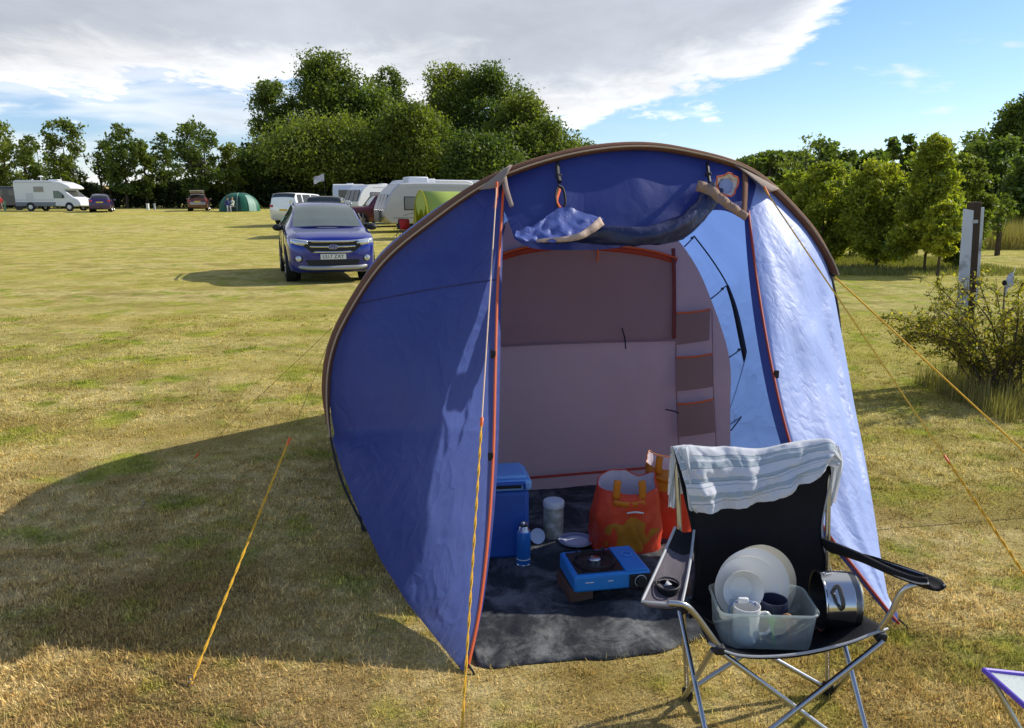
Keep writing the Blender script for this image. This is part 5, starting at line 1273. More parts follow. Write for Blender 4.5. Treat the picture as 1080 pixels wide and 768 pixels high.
MB().tube([(-.72, F0+.10, .36), (-.55, F0-.0, .335), (-.3, F0-.03, .325), (.3, F0-.03, .325), (.55, F0-.0, .335), (.72, F0+.10, .36)], .045, seg=10, smooth=4).build('bumper_skid_strip', M_SIL, kuga)
for sg in (1, -1):
    G = []
    for i in range(10):
        s = i/9; row = []
        for j in range(6):
            q = j/5; xx = sg*(.50+.345*s); yy = F0+.015+.155*s**2.2; z0_, z1_ = .765+.02*s, .895+.035*s
            row.append(Vector((xx, yy-.03*math.sin(PI*q), z0_+(z1_-z0_)*q)))
        G.append(row)
    hl = MB().grid(G).build('headlight', M_LAMP, kuga, angle=180, solid=.03)
    for xo in (.60, .72): MB().sphere((sg*xo, F0+.025+.09*((xo-.5)/.345)**2, .835), (.042, .02, .038), 14, 10).build('lens', M_CHR, hl)
    fg = MB().lathe([(0, 0), (.085, 0), (.10, -.01), (.11, -.03)], 24, Matrix.Translation((sg*.70, F0+.035, .52)) @ Matrix.Rotation(sg*DP(22), 4, 'Z') @ Matrix.Rotation(PI/2, 4, 'X')).build('fog_lamp_surround', M_TRIM, kuga)
    MB().sphere((sg*.70, F0+.02, .52), (.062, .03, .062), 16, 10).build('fog_lamp', M_LAMP, fg)
MB().tube([(-.70, 1.10-mid, 1.125), (0, 1.02-mid, 1.145), (.70, 1.10-mid, 1.125)], .014, seg=6, smooth=5).build('wiper', M_TRIM, kuga)
# interior hints: pale A-pillar edge, dash papers
MB().box((-.45, 1.17-mid, 1.165), (.20, .02, .012)).build('paper_on_dashboard', M_PLATEW, kuga)

# --- far cars
vehicle('parked_car', 'small dark purple hatchback with yellow rear plate beside the motorhome', 'car', (115.5-540)/F*70, 70, DP(180+22), HATCH, paint('paint_purple', (.045, .018, .11)), 1)
ob, ev, mid = vehicle('parked_car', 'silver-red hatchback with its tailgate raised, under the far tree row', 'car', (216-540)/F*72.5, 72.5, DP(180+18), HATCH, paint('paint_dull_red', (.11, .035, .03)), 1, open_boot=True)
MB().box((0, 3.70-mid, 1.62), (1.15, .9, .06), Matrix.Rotation(DP(12), 3, 'X')).build('tailgate', pbr('paint_silver', (.62, .62, .63), rough=.3, metal=.4), ob, bevel=.03)
MB().box((0, 3.86-mid, .62), (1.25, .12, .24)).build('rear_bumper', pbr('paint_silver2', (.42, .38, .37), rough=.4), ob, bevel=.03)
vehicle('parked_car', 'white boxy four-wheel drive behind the blue SUV', 'car', (326-540)/F*50, 50, DP(180-18), BOXY, paint('paint_white', (.80, .80, .80)), 1)
vehicle('parked_car', 'grey car with a dark rear window, its roof showing over the blue SUV', 'car', (350-540)/F*40.5, 40.5, DP(180+8), BOXY, paint('paint_grey', (.24, .22, .21)), 1)
vehicle('pickup_truck', 'dark red four-wheel drive parked side-on between the caravans', 'car', (402-540)/F*47, 48, DP(-68), BOXY, paint('paint_maroon', (.10, .008, .018)), 1)
# dark van behind the motorhome
def box_vehicle(name, label, cat, x, y, rz, prof, wd, pm, wheels, wr, win=(), z=None, group=None):
    t = thing(name, label, cat, (x, y, gz(x, y) if z is None else z), rz, group)
    b_ = MB().prism(prof, -wd/2, wd/2, 'x').build('body', pm, t, bevel=.09)
    for wy in wheels:
        for sg in (1, -1):
            wheel(t, sg*(wd/2-.10), wy, wr, .20)
            MB().disc((0, 0, 0), wr*1.25, 28, Matrix.Translation((sg*(wd/2+.004), wy, wr+.02)) @ Matrix.Rotation(PI/2, 4, 'Y')).build('wheel_well', M_TRIM, t)
    return t
M_DV = paint('paint_dark_van', (.012, .014, .022))
v = box_vehicle('parked_van', 'dark van half hidden behind the left end of the motorhome', 'van', (15-540)/F*75, 75.5, DP(90), [(-2.4, .35), (2.4, .35), (2.4, 1.9), (2.2, 2.05), (-1.5, 2.05), (-2.0, 1.3), (-2.4, 1.15)], 1.9, M_DV, (-1.6, 1.6), .33)
for y0 in (-1.2, .2, 1.4): MB().box((-.955, y0, 1.55), (.02, .9, .5)).build('side_window', M_GLASS, v, bevel=.005); 
MB().box((0, .3, 2.08), (1.7, 3.2, .04)).build('roof_edge', pbr('roof_grey', (.45, .45, .46), rough=.5), v)

# --- motorhome, side on, facing right. local y = length (front -y) rotated so front points to +X
M_MH = pbr('motorhome_white', (.80, .81, .82), rough=.35, var=.04, scale=2, coat=.3)
M_MG = pbr('motorhome_grey', (.22, .23, .24), rough=.5)
mhx = (66-540)/F*72
mh = thing('motorhome', 'white coachbuilt motorhome with grey skirt and overcab, far left of the field', 'motorhome', (mhx, 72, gz(0, 72)), DP(90-4)); mh.scale = (.92, .92, .92)
prof = [(3.05, .75), (3.10, 2.70), (2.85, 2.84), (-.6, 2.80), (-1.5, 2.66), (-2.25, 2.36), (-2.55, 2.12), (-2.45, 2.0), (-1.85, 1.98), (-1.9, 1.86), (-2.62, 1.28), (-3.1, 1.08), (-3.32, .85), (-3.34, .45), (-2.2, .40), (-1.0, .42), (1.0, .45), (2.9, .45)]
MB().prism(prof, -1.12, 1.12, 'x').build('body', M_MH, mh, bevel=.10)
for sg in (-1, 1):
    X_ = sg*1.128
    MB().prism([(-.9, .42), (3.0, .44), (3.06, .80), (-.95, .80)], X_-.008, X_+.008, 'x').build('skirt', M_MG, mh)
    MB().box((X_, .62, 1.98), (.03, .98, .50)).build('window', pbr('blind_beige', (.34, .31, .27), rough=.4), mh, bevel=.008)
    MB().prism([(-1.70, 1.15), (-.80, 1.15), (-.80, 1.84), (-1.30, 1.84), (-1.70, 1.60)], X_-.012, X_+.012, 'x').build('cab_window', pbr('cab_glass', (.10, .16, .14), rough=.15, spec=.8), mh)
    MB().box((X_+sg*.06, -1.75, 1.32), (.14, .12, .30)).build('wing_mirror', M_TRIM, mh, bevel=.03)
    MB().box((X_, 1.55, 1.25), (.018, .70, .75)).build('locker_door', pbr('locker', (.66, .67, .68), rough=.4), mh, bevel=.004)
    for z_, l_ in ((2.62, 3.6), (1.0, 3.9)): MB().box((X_, 1.1, z_), (.012, l_, .025)).build('trim_line', M_MG, mh)
MB().prism([(-1.92, 1.84), (-2.58, 1.30), (-2.60, 1.28), (-1.94, 1.80)], -.92, .92, 'x').build('windscreen', M_GLASS, mh).location = (0, -.03, .03)
for wy in (-2.25, 1.55, ):
    for sg in (1, -1):
        wheel(mh, sg*1.02, wy, .34, .22); MB().disc((0, 0, 0), .42, 28, Matrix.Translation((sg*1.140, wy, .38)) @ Matrix.Rotation(PI/2, 4, 'Y')).build('wheel_well', M_TRIM, mh)
        MB().lathe([(0, .03), (.2, .02), (.22, 0)], 20, Matrix.Translation((sg*1.15, wy, .34)) @ Matrix.Rotation(sg*PI/2, 4, 'Y')).build('hub_cap', M_RIM, mh)
MB().box((1.13, 2.75, .40), (.3, .5, .25)).build('rear_step', M_TRIM, mh)
a_ = MB().tube([(0, 1.0, 2.8), (0, 1.0, 3.2)], .03, seg=8).build('aerial', M_WHT, mh); MB().lathe([(0, 0), (.22, .0), (.24, .05), (.12, .12), (0, .14)], 20, Matrix.Translation((0, 1.0, 3.14))).build('aerial_head', M_WHT, a_)
MB().box((0, -.4, 2.86), (.7, .9, .10)).build('roof_hatch', M_WHT, mh, bevel=.03)
MB().sphere((1.08, -3.1, .86), (.10, .16, .12), 12, 8).build('headlight', M_LAMP, mh)

# --- caravans. front (hitch) -y
def caravan(label, x, y, rz, Lc, Wc, Hc, pm, wins=(), z=None, group='touring caravans in the row behind the SUV', fwin=True, box=False, style=0):
    t = thing('caravan', label, 'caravan', (x, y, gz(x, y) if z is None else z), rz, group)
    h = Lc/2
    prof = [(h, .42), (h+.05, Hc-.5), (h-.15, Hc-.08), (h-.6, Hc), (-h+1.3, Hc), (-h+.7, Hc-.18), (-h+.30, Hc-.62), (-h+.05, Hc-1.2), (-h, 1.05), (-h+.05, .75), (-h+.35, .42)]
    P_ = catmull([Vector((a, 0, b_)) for a, b_ in prof[3:]], 4); pr = [prof[0], prof[1], prof[2]]+[(p.x, p.z) for p in P_]
    MB().prism(pr, -Wc/2, Wc/2, 'x').build('body', pm, t, bevel=.07)
    for (y0, z0_, wy, wz) in wins:
        for sg in (1, -1):
            f_ = MB().box((sg*(Wc/2+.006), y0, z0_), (.03, wy, wz)).build('window', M_TRIM, t, bevel=.012)
            MB().box((sg*(Wc/2+.016), y0, z0_), (.03, wy-.09, wz-.09)).build('pane', pbr('caravan_pane', (.20, .20, .23), rough=.12, spec=.8), f_, bevel=.01)
    if fwin:
        for x0 in (-.62, 0, .62):
            A = Vector((x0, -h+.02, 1.20)); B_ = Vector((x0, -h+.27, 1.85))
            d_ = (B_-A).normalized(); R__ = d_.to_track_quat('Z', 'X').to_matrix()
            MB().prism([(-h-.02, 1.12), (-h+.045, 1.13), (-h+.31, 1.86), (-h+.26, 1.92)], x0-.28, x0+.28, 'x').build('front_window', M_GLASS, t, bevel=.015)
        # rear window
        MB().box((0, h+.045, 1.55), (1.3, .03, .62)).build('rear_window', M_GLASS, t, bevel=.015)
    MB().box((0, .2, Hc+.03), (.5, .5, .12)).build('roof_hatch', M_WHT, t, bevel=.03)
    for sg in (1, -1): wheel(t, sg*(Wc/2-.1), .15, .31, .18); MB().disc((0, 0, 0), .40, 28, Matrix.Translation((sg*(Wc/2+.008), .15, .36)) @ Matrix.Rotation(PI/2, 4, 'Y')).build('wheel_well', M_TRIM, t)
    for sg in (1, -1):
        MB().box((sg*(Wc/2+.004), .1, .72), (.014, Lc*.86, .035)).build('trim_strip', M_MG, t)
        MB().box((sg*(Wc/2+.004), .35, Hc-.22), (.012, Lc*.66, .03)).build('awning_rail', M_SIL, t)
        MB().box((sg*(Wc/2+.006), -.05, 1.30), (.016, .05, 1.2)).build('door_edge', M_SIL, t)
    MB().tube([(-.55, -h+.2, .42), (0, -h-1.1, .42)], .035, seg=6).tube([(.55, -h+.2, .42), (0, -h-1.1, .42)], .035, seg=6).build('a_frame', M_MG, t)
    jw = MB().tube([(0.02, -h-.85, .12), (0.02, -h-.85, .95)], .03, seg=8).build('jockey_stand', M_MG, t); MB().lathe([(0, -.04), (.11, -.04), (.12, 0), (.11, .04), (0, .04)], 16, Matrix.Translation((.02, -h-.85, .11)) @ Matrix.Rotation(PI/2, 4, 'Y')).build('jockey_wheel', M_TYRE, jw)
    MB().tube([(0, -h-1.05, .45), (0, -h-.95, .62), (.03, -h-1.1, .95)], .035, seg=6).build('hitch_handle', M_WHT, t)
    return t
M_CVB = pbr('caravan_beige', (.52, .50, .50), rough=.4, var=.04, scale=2, coat=.3); M_CVW = pbr('caravan_white', (.80, .80, .82), rough=.35, var=.04, scale=2, coat=.3)
cvx = (449-540)/F*43
cv1 = caravan('nearest beige-grey touring caravan with a curved front, beside the lime green tent', cvx, 44, DP(-66), 5.2, 2.2, 2.5, M_CVB, [(-1.0, 1.45, 1.1, .70), (1.2, 1.5, 1.1, .70)])
MB().box((-.2, -.5, 2.66), (1.1, 1.1, .34)).build('roof_box', M_CVW, cv1, bevel=.06)
MB().box((0, -2.66, .80), (1.0, .16, .60)).build('gas_locker', pbr('locker_dark', (.12, .12, .12), rough=.5), cv1, bevel=.04)
for sg in (1, -1): MB().tube([(sg*1.085, -1.6, .82), (sg*1.085, -.9, .98), (sg*1.085, .4, .98)], .022, seg=5, smooth=5).build('side_stripe', M_TRIM, cv1)
caravan('white caravan with a swept grey front, second in the row behind the red car', (452-540)/F*52, 52.5, DP(-62), 5.6, 2.2, 2.65, M_CVW, [(-1.4, 1.5, 1.0, .6), (1.0, 1.5, 1.0, .6)])
caravan('white caravan behind the dark red four-wheel drive, third in the row', (402-540)/F*60, 61, DP(-50), 5.0, 2.2, 2.3, M_CVW, [(-1.0, 1.45, 1.0, .6), (1.0, 1.45, .9, .6)])
caravan('farthest small white caravan with two dark end windows, left end of the row', (368-540)/F*62, 64, DP(185), 4.4, 2.15, 2.3, M_CVW, [(-1.0, 1.45, 1.0, .6)])
caravan('white caravan at the right end of the row, its roof showing above the lime tent', (510-540)/F*56, 57, DP(-80), 6.4, 2.25, 2.6, M_CVW, [(-1.8, 1.5, 1.0, .6), (1.4, 1.5, 1.0, .6)])

# --- lime green tunnel tent by the caravan
M_LIME = pbr('tent_lime', (.50, .60, .14), rough=.6, var=.06, trans=.35, tcol=(.7, .85, .2)); M_LIMED = pbr('tent_yellow_dark', (.42, .40, .02), rough=.6, trans=.3, tcol=(.7, .7, .05))
lt = thing('tunnel_tent', 'lime green tunnel tent with yellow lower walls in front of the nearest caravan', 'tent', ((487-540)/F*38, 38.6, gz(0, 38.6)), DP(-68)); lt.scale = (1.0, 1.05, 1.06)
def arch(a, w_, h_, s0=0, s1=1, n=20): return [Vector((w_*math.cos(PI*(1-(s0+(s1-s0)*i/n))), a, h_*math.sin(PI*(s0+(s1-s0)*i/n))**.8)) for i in range(n+1)]
for (nm, s0, s1, m_) in (('upper_fly', .16, .84, M_LIME), ('lower_wall', 0, .16, M_LIMED), ('lower_wall', .84, 1, M_LIMED)):
    MB().grid([arch(a, 1.25*k, 2.05*k2, s0, s1) for a, k, k2 in ((-1.9, 1, 1), (-.8, 1.0, .99), (.4, 1, .99), (1.5, .95, .95), (2.2, .8, .8))]).build(nm, m_, lt, angle=180, solid=.01)
MB().grid([[p, Vector((p.x*.5, p.y+.02, p.z*.62))] for p in arch(-1.9, 1.25, 2.05, .25, .75)]).build('front_panel', M_LIME, lt, angle=180)
MB().tube(arch(-1.9, 1.26, 2.06), .03, seg=6).build('hoop_edge', M_LIMED, lt)
MB().grid([[Vector((-1.22, -1.93, 0)), Vector((-.55, -1.93, 0))], [Vector((-1.15, -1.93, .9)), Vector((-.75, -1.93, 1.25))]]).build('tied_door', M_LIMED, lt)

# --- green dome tent far away
M_GT = pbr('tent_green', (.035, .17, .11), rough=.55, var=.12, scale=2, trans=.25, tcol=(.1, .45, .3)); M_GTL = pbr('tent_pale_green', (.30, .48, .40), rough=.55, trans=.2)
gt = thing('dome_tent', 'dark green dome tent with paler panels under the far hedge', 'tent', ((258-540)/F*71, 71, gz(0, 71)), DP(8))
G = []
for i in range(13):
    th = PI/2*i/12; row = []
    for j in range(33):
        ph = 2*PI*j/32; e = 1+.05*math.cos(6*ph); row.append(Vector((1.65*math.cos(th)**.75*math.cos(ph)*e, 1.2*math.cos(th)**.75*math.sin(ph)*e, 1.52*math.sin(th)**.9)))
    G.append(row)
MB().grid(G).build('fly', M_GT, gt, angle=180)
for j in (2, 13, 18, 24, 29): MB().tube([G[i][j]*1.012 for i in range(13)], .03, seg=5).build('pole_sleeve', M_GTL, gt)
MB().grid([[G[i][j]*1.02 for j in range(27, 31)] for i in range(0, 9)]).build('side_panel', M_GTL, gt, angle=180)
MB().grid([[G[i][j]*1.02 for j in range(22, 26)] for i in range(0, 8)]).build('door', pbr('tent_door_dark', (.012, .05, .04), rough=.6), gt, angle=180)
for sg in (-1, 1): MB().tube([(sg*1.5, 0, .7), (sg*2.3, -.4, 0)], .015, seg=4).build('guy_line', M_LIMED, gt)

# ================================================================ PEOPLE (far off)
M_SKIN = pbr('skin', (.50, .30, .21), rough=.6, var=.06)
def person(label, x, y, z, rz, h, shirt, legs, seated=False, hair=(.05, .03, .02), group=None):
    t = thing('person', label, 'person', (x, y, z), rz, group); s = h/1.75
    if seated:
        J = {'pel': (0, 0, .50, .13), 'che': (0, .05, .88, .15), 'neck': (0, .04, 1.06, .055), 'head': (0, .02, 1.22, .10), 'top': (0, .02, 1.30, .07)}
        for sg, n in ((1, 'r'), (-1, 'l')):
            J.update({'hip'+n: (sg*.10, 0, .48, .09), 'kne'+n: (sg*.14, -.44, .48, .06), 'ank'+n: (sg*.14, -.48, .08, .04), 'toe'+n: (sg*.15, -.66, .04, .035),
                      'sho'+n: (sg*.19, .04, .98, .06), 'elb'+n: (sg*.25, -.06, .72, .042), 'wri'+n: (sg*.16, -.30, .62, .03), 'han'+n: (sg*.12, -.38, .60, .032)})
    else:
        J = {'pel': (0, 0, .92, .13), 'che': (0, 0, 1.28, .15), 'neck': (0, 0, 1.48, .055), 'head': (0, -.02, 1.62, .10), 'top': (0, -.01, 1.70, .07)}
        for sg, n in ((1, 'r'), (-1, 'l')):
            J.update({'hip'+n: (sg*.09, 0, .86, .09), 'kne'+n: (sg*.11, -.03-.04*sg, .48, .06), 'ank'+n: (sg*.12, .02+.05*sg, .08, .04), 'toe'+n: (sg*.13, -.14+.05*sg, .035, .035),
                      'sho'+n: (sg*.19, 0, 1.40, .06), 'elb'+n: (sg*.27, .02, 1.12, .042), 'wri'+n: (sg*.28, -.08, .88, .03), 'han'+n: (sg*.28, -.10, .80, .032)})
    names = list(J); me = bpy.data.meshes.new('body')
    E = [('pel', 'che'), ('che', 'neck'), ('neck', 'head'), ('head', 'top')]
    for n in 'rl': E += [('pel', 'hip'+n), ('hip'+n, 'kne'+n), ('kne'+n, 'ank'+n), ('ank'+n, 'toe'+n), ('che', 'sho'+n), ('sho'+n, 'elb'+n), ('elb'+n, 'wri'+n), ('wri'+n, 'han'+n)]
    me.from_pydata([tuple(c*s for c in J[k][:3]) for k in names], [(names.index(a), names.index(b_)) for a, b_ in E], [])
    o = bpy.data.objects.new('body', me); COL.objects.link(o); o.parent = t
    md = o.modifiers.new('skin', 'SKIN'); me.skin_vertices if hasattr(me, 'skin_vertices') else None
    for i, k in enumerate(names): me.skin_vertices[0].data[i].radius = (J[k][3]*s, J[k][3]*s)
    me.skin_vertices[0].data[0].use_root = True
    sb = o.modifiers.new('sub', 'SUBSURF'); sb.levels = 1; sb.render_levels = 1
    # clothing colours by height and reach
    m, nt = mat_new('figure'); out = N(nt, 'ShaderNodeOutputMaterial'); b = N(nt, 'ShaderNodeBsdfPrincipled'); b.inputs['Roughness'].default_value = .85
    tc = N(nt, 'ShaderNodeTexCoord'); sp = N(nt, 'ShaderNodeSeparateXYZ'); lk(nt, tc.outputs['Object'], sp.inputs[0])
    def stepn(z_): 
        q = N(nt, 'ShaderNodeMath', operation='GREATER_THAN'); q.inputs[1].default_value = z_*s; lk(nt, sp.outputs[2], q.inputs[0]); return q.outputs[0]
    m1 = N(nt, 'ShaderNodeMix', data_type='RGBA'); m1.inputs['A'].default_value = c4(legs); m1.inputs['B'].default_value = c4(shirt); lk(nt, stepn(.60 if seated else .92), m1.inputs['Factor'])
    m2 = N(nt, 'ShaderNodeMix', data_type='RGBA'); m2.inputs['B'].default_value = (.50, .30, .21, 1); lk(nt, m1.outputs['Result'], m2.inputs['A']); lk(nt, stepn(1.06 if seated else 1.47), m2.inputs['Factor'])
    lk(nt, m2.outputs['Result'], b.inputs['Base Color']); lk(nt, b.outputs[0], out.inputs[0]); me.materials.append(m)
    hz = J['top'][2]*s; hy = J['top'][1]*s
    MB().sphere((0, hy+.025*s, hz-.04*s), (.105*s, .11*s, .10*s), 12, 8).build('hair', pbr('hair', hair, rough=.8), t)
    hd = J['head'][2]*s
    MB().tube([(0, hy-.10*s, hd+.02*s), (0, hy-.125*s, hd-.015*s)], .014*s, seg=5).build('nose', M_SKIN, t)
    return t
z72 = gz(0, 72)
person('small person in a red top standing left of the motorhome', (11-540)/F*73, 73, gz(0, 73), DP(20), 1.30, (.65, .05, .05), (.45, .30, .25))
person('seated person in a dark blue top in front of the green dome tent', (246-540)/F*69.5, 69.5, gz(0, 69.5), DP(30), 1.6, (.03, .04, .15), (.45, .45, .5), True)
person('seated person in a pale top by the green dome tent', (250.5-540)/F*69.7, 69.7, gz(0, 69.7), DP(-25), 1.6, (.70, .70, .55), (.12, .12, .14), True, hair=(.25, .18, .08))
def fchair(label, x, y, z, rz, col, group=None):
    t = thing('folding_chair', label, 'folding chair', (x, y, z), rz, group); m_ = pbr('chair_cloth', col, rough=.8)
    MB().grid([[Vector((-.25, -.22, .44)), Vector((.25, -.22, .44))], [Vector((-.25, .22, .40)), Vector((.25, .22, .40))]]).build('seat', m_, t, solid=.01)
    MB().grid([[Vector((-.25, .22, .42)), Vector((.25, .22, .42))], [Vector((-.25, .34, .88)), Vector((.25, .34, .88))]]).build('backrest', m_, t, solid=.01)
    for a, b_ in (((-.26, -.24, .44), (.26, -.26, 0)), ((.26, -.24, .44), (-.26, -.26, 0)), ((-.26, .34, .88), (-.26, .10, 0)), ((.26, .34, .88), (.26, .10, 0)), ((-.26, .24, .42), (.26, .26, 0)), ((.26, .24, .42), (-.26, .26, 0))):
        MB().tube([a, b_], .012, seg=6).build('leg', M_POLE, t)
    return t
g_ = 'folding chairs by the green dome tent'
fchair('dark folding chair under the person in dark blue', (246-540)/F*69.5, 69.6, gz(0, 69.5), DP(30), (.03, .03, .05))
fchair('pale folding chair under the person in the pale top', (250.5-540)/F*69.7, 69.8, gz(0, 69.7), DP(-25), (.5, .5, .5))
fchair('black folding chair with a red seat in front of the nearest caravan', (430-540)/F*38, 38.2, gz(0, 38.2), DP(30), (.55, .03, .03))
fchair('plain black folding chair left of the red one by the nearest caravan', (423-540)/F*38.6, 38.8, gz(0, 38.8), DP(-20), (.02, .02, .025))
def post(label, x, y, h, r_, m_, name='post', cat='post', group=None, cap=True):
    t = thing(name, label, cat, (x, y, gz(x, y)), 0, group)
    MB().box((0, 0, h/2-.1), (r_*2, r_*2, h+.2)).build('shaft', m_, t, bevel=.01)
    if cap: MB().box((0, 0, h+.01), (r_*2.5, r_*2.5, .04)).build('cap', m_, t, bevel=.008)
    return t
post('pale green post beside the small person in red', (15-540)/F*72.4, 72.4, .85, .06, pbr('post_green', (.22, .38, .22), rough=.7))
post('small white tap post, left of the pair against the far hedge', (163-540)/F*76, 76, .55, .10, M_WHT, cat='tap post')
post('short grey post, right of the white tap post by the far hedge', (170-540)/F*76, 76, .55, .07, pbr('post_grey', (.35, .38, .40), rough=.6))
# flag
fgx, fgy = (347-540)/F*68, 68
fl_ = thing('flag', 'white and purple flag flying from a thin pole behind the caravans', 'flag', (fgx, fgy, gz(0, fgy)))
MB().tube([(0, 0, 0), (0, 0, 3.2)], .018, seg=6).build('flagpole', M_TRIM, fl_)
MB().grid([[Vector((-.0-.9*i/9, .08*math.sin(i*.9), 3.15-.55*j/4-.30*(i/9)+.04*math.sin(i+j))) for j in range(5)] for i in range(10)]).build('cloth', pbr('flag_cloth', (.62, .60, .68), rough=.8, var=.1, dirt=((.10, .06, .18), 2.2, .52)), fl_, angle=180)

# ================================================================ SIGN POST, MARKER CANE
M_POSTW = pbr('sign_post_wood', (.075, .052, .035), rough=.85, spec=.2, var=.3, scale=6, bump=.5, bscale=30)
M_BOARD = pbr('sign_board_grey', (.60, .63, .66), rough=.45, spec=.5, var=.12, scale=5, dirt=((.16, .17, .16), 7, .56))
spx = gpt(1016, 402); sp_ = thing('sign_post', 'dark wooden post carrying tall grey boards seen almost edge-on behind the bush', 'sign post', (spx.x, spx.y, 0), DP(8)); sp_.rotation_euler = (0, DP(-3.2), DP(8))
MB().box((0, 0, .80), (.075, .10, 1.72)).build('post', M_POSTW, sp_, bevel=.006)
bt, bb = at(1011, 219, spx.y-.05), at(1011, 333, spx.y-.05)
zt_, zb_ = bt.z, bb.z
MB().prism([(-.150, zb_), (-.040, zb_-.02), (-.040, zt_-.02), (-.135, zt_)], -.055, -.040, 'y').build('board', M_BOARD, sp_, bevel=.002)
MB().prism([(.045, zb_+.10), (.075, zb_+.12), (.082, zt_-.0), (.045, zt_)], -.03, -.015, 'y').build('board', M_BOARD, sp_, bevel=.002)
MB().box((-.02, -.056, zt_-.12), (.05, .006, .03)).build('bracket', M_SIL, sp_)
cpx = gpt(1052, 405); ck = thing('marker_cane', 'thin cane with a white cloth tied at its top, rising from the yellowing bush', 'marker', (cpx.x, cpx.y, 0))
tp = at(1060, 303, cpx.y)-Vector((cpx.x, cpx.y, 0))
MB().tube([(0, 0, 0), (tp.x*.6, 0, tp.z*.6), tp], .008, seg=6).build('cane', pbr('cane', (.30, .22, .12), rough=.8), ck)
MB().grid([[tp+Vector((.0+.012*i, .02*math.sin(i+j), .06+.02*i-.028*j-.01*math.sin(i*1.7))) for j in range(6)] for i in range(7)]).build('cloth', pbr('cloth_white', (.75, .76, .80), rough=.8), ck, angle=180)
MB().sphere(tp+Vector((-.01, 0, .04)), (.022, .02, .025), 8, 6).build('knot', M_BLK, ck)
# ================================================================ TREES AND BUSHES
def px(u, Y): return (u-540)/F*Y
def hgt(v, Y, x=0): return CH+(214-v)/F*Y-gz(x, Y)
# --- wood behind the caravans: big broadleaf trees
grp = 'trees of the tall wood behind the caravans'
wood = [ # u, v_top, Y, radius px, label, leafmat
    (352, 62, 100, 46, 'tallest tree of the wood, a broad rounded crown left of centre', LEAF_OAK, 13000, .30, 9),
    (302, 92, 102, 26, 'dark narrow-crowned tree at the left shoulder of the wood', LEAF_DARK, 6500, .26, 7),
    (342, 128, 90, 62, 'low spreading tree at the front left of the wood, branches near the ground', LEAF_OAK, 14000, .27, 6),
    (415, 78, 104, 24, 'thin-topped tree in the dip at the middle of the wood', LEAF_DARK, 5500, .27, 8),
    (395, 100, 98, 40, 'mid-height tree of the wood, right of the tallest one', LEAF_DARK, 8500, .28, 7),
    (438, 112, 90, 40, 'bright green rounded tree low at the front of the wood, above the caravans', LEAF_OAK, 10000, .27, 5),
    (478, 74, 104, 36, 'tall tree right of the middle of the wood with a domed top', LEAF_OAK, 9000, .28, 8),
    (520, 76, 102, 38, 'tall domed tree towards the right of the wood', LEAF_DARK, 9500, .28, 8),
    (548, 104, 96, 36, 'tree sloping down at the right of the wood, above the tent roof', LEAF_OAK, 8500, .27, 6),
    (575, 130, 94, 34, 'lowest tree at the right end of the wood, just left of the tent top', LEAF_OAK, 7500, .27, 4),
    (505, 140, 86, 42, 'low bushy tree at the front right of the wood', LEAF_DARK, 8500, .25, 3),
    (272, 158, 92, 22, 'low bushy tree at the left foot of the wood', LEAF_DARK, 4500, .24, 3),
    (610, 150, 98, 32, 'low tree hidden mostly behind the tent top', LEAF_DARK, 4000, .27, 4)]
for i, (u, vt, Y, rp, lab, lm, nl, sz, h0) in enumerate(wood):
    x = px(u, Y); h = hgt(vt, Y); rx = rp/F*Y
    tree(lab, x, Y, h, rx, min(h0*.45, h*.25), 46, rx*.41, int(nl*3.2), sz*.60, lm, grp, seed=40+i, trunk_r=.35, ry=rx*.8)
# --- hedge mass under the wood and under the row
def hedge(label, x0, x1, Y, h, dp, n, size, lm, seed, group=None, name='hedge'):
    t = thing(name, label, 'hedge', ((x0+x1)/2, Y, gz(0, Y)), 0, group); r = np.random.default_rng(seed)
    L = x1-x0; xc = (r.random(n)-.5)*L; hh = h*(.78+.3*np.array([noise.noise(Vector((x*.22+seed, 0, 0)))+.5*noise.noise(Vector((x*.7, seed, 0))) for x in xc]))
    zc = hh*r.random(n)**.75; yc_ = (r.random(n)-.5)*dp*(1.1-.5*zc/h)
    C = np.stack([xc, yc_, np.maximum(.06, zc)], 1)
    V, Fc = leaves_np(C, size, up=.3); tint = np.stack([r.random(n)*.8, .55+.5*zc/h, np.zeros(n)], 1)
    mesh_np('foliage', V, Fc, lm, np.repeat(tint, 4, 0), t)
    mb = MB()
    for k in range(int(L/1.2)):
        xx = -L/2+(k+.5)*1.2; mb.tube([(xx, 0, 0), (xx+r.normal(0, .2), r.normal(0, .2), h*.5), (xx+r.normal(0, .4), r.normal(0, .3), h*.85)], .05, seg=5)
    mb.build('stems', M_BARK, t); return t
hedge('long dark hedge along the far side of the field, under the tree row', px(-60, 88), px(262, 88), 88, 3.3, 2.6, 30000, .17, LEAF_HEDGE, 1)
hedge('dark undergrowth at the foot of the tall wood', px(258, 91), px(620, 91), 91, 3.4, 3.5, 26000, .19, LEAF_HEDGE, 2)
hedge('tall thicket of saplings filling the inside of the wood', px(262, 97), px(640, 97), 97, 8.0, 5.0, 42000, .26, LEAF_HEDGE, 3)
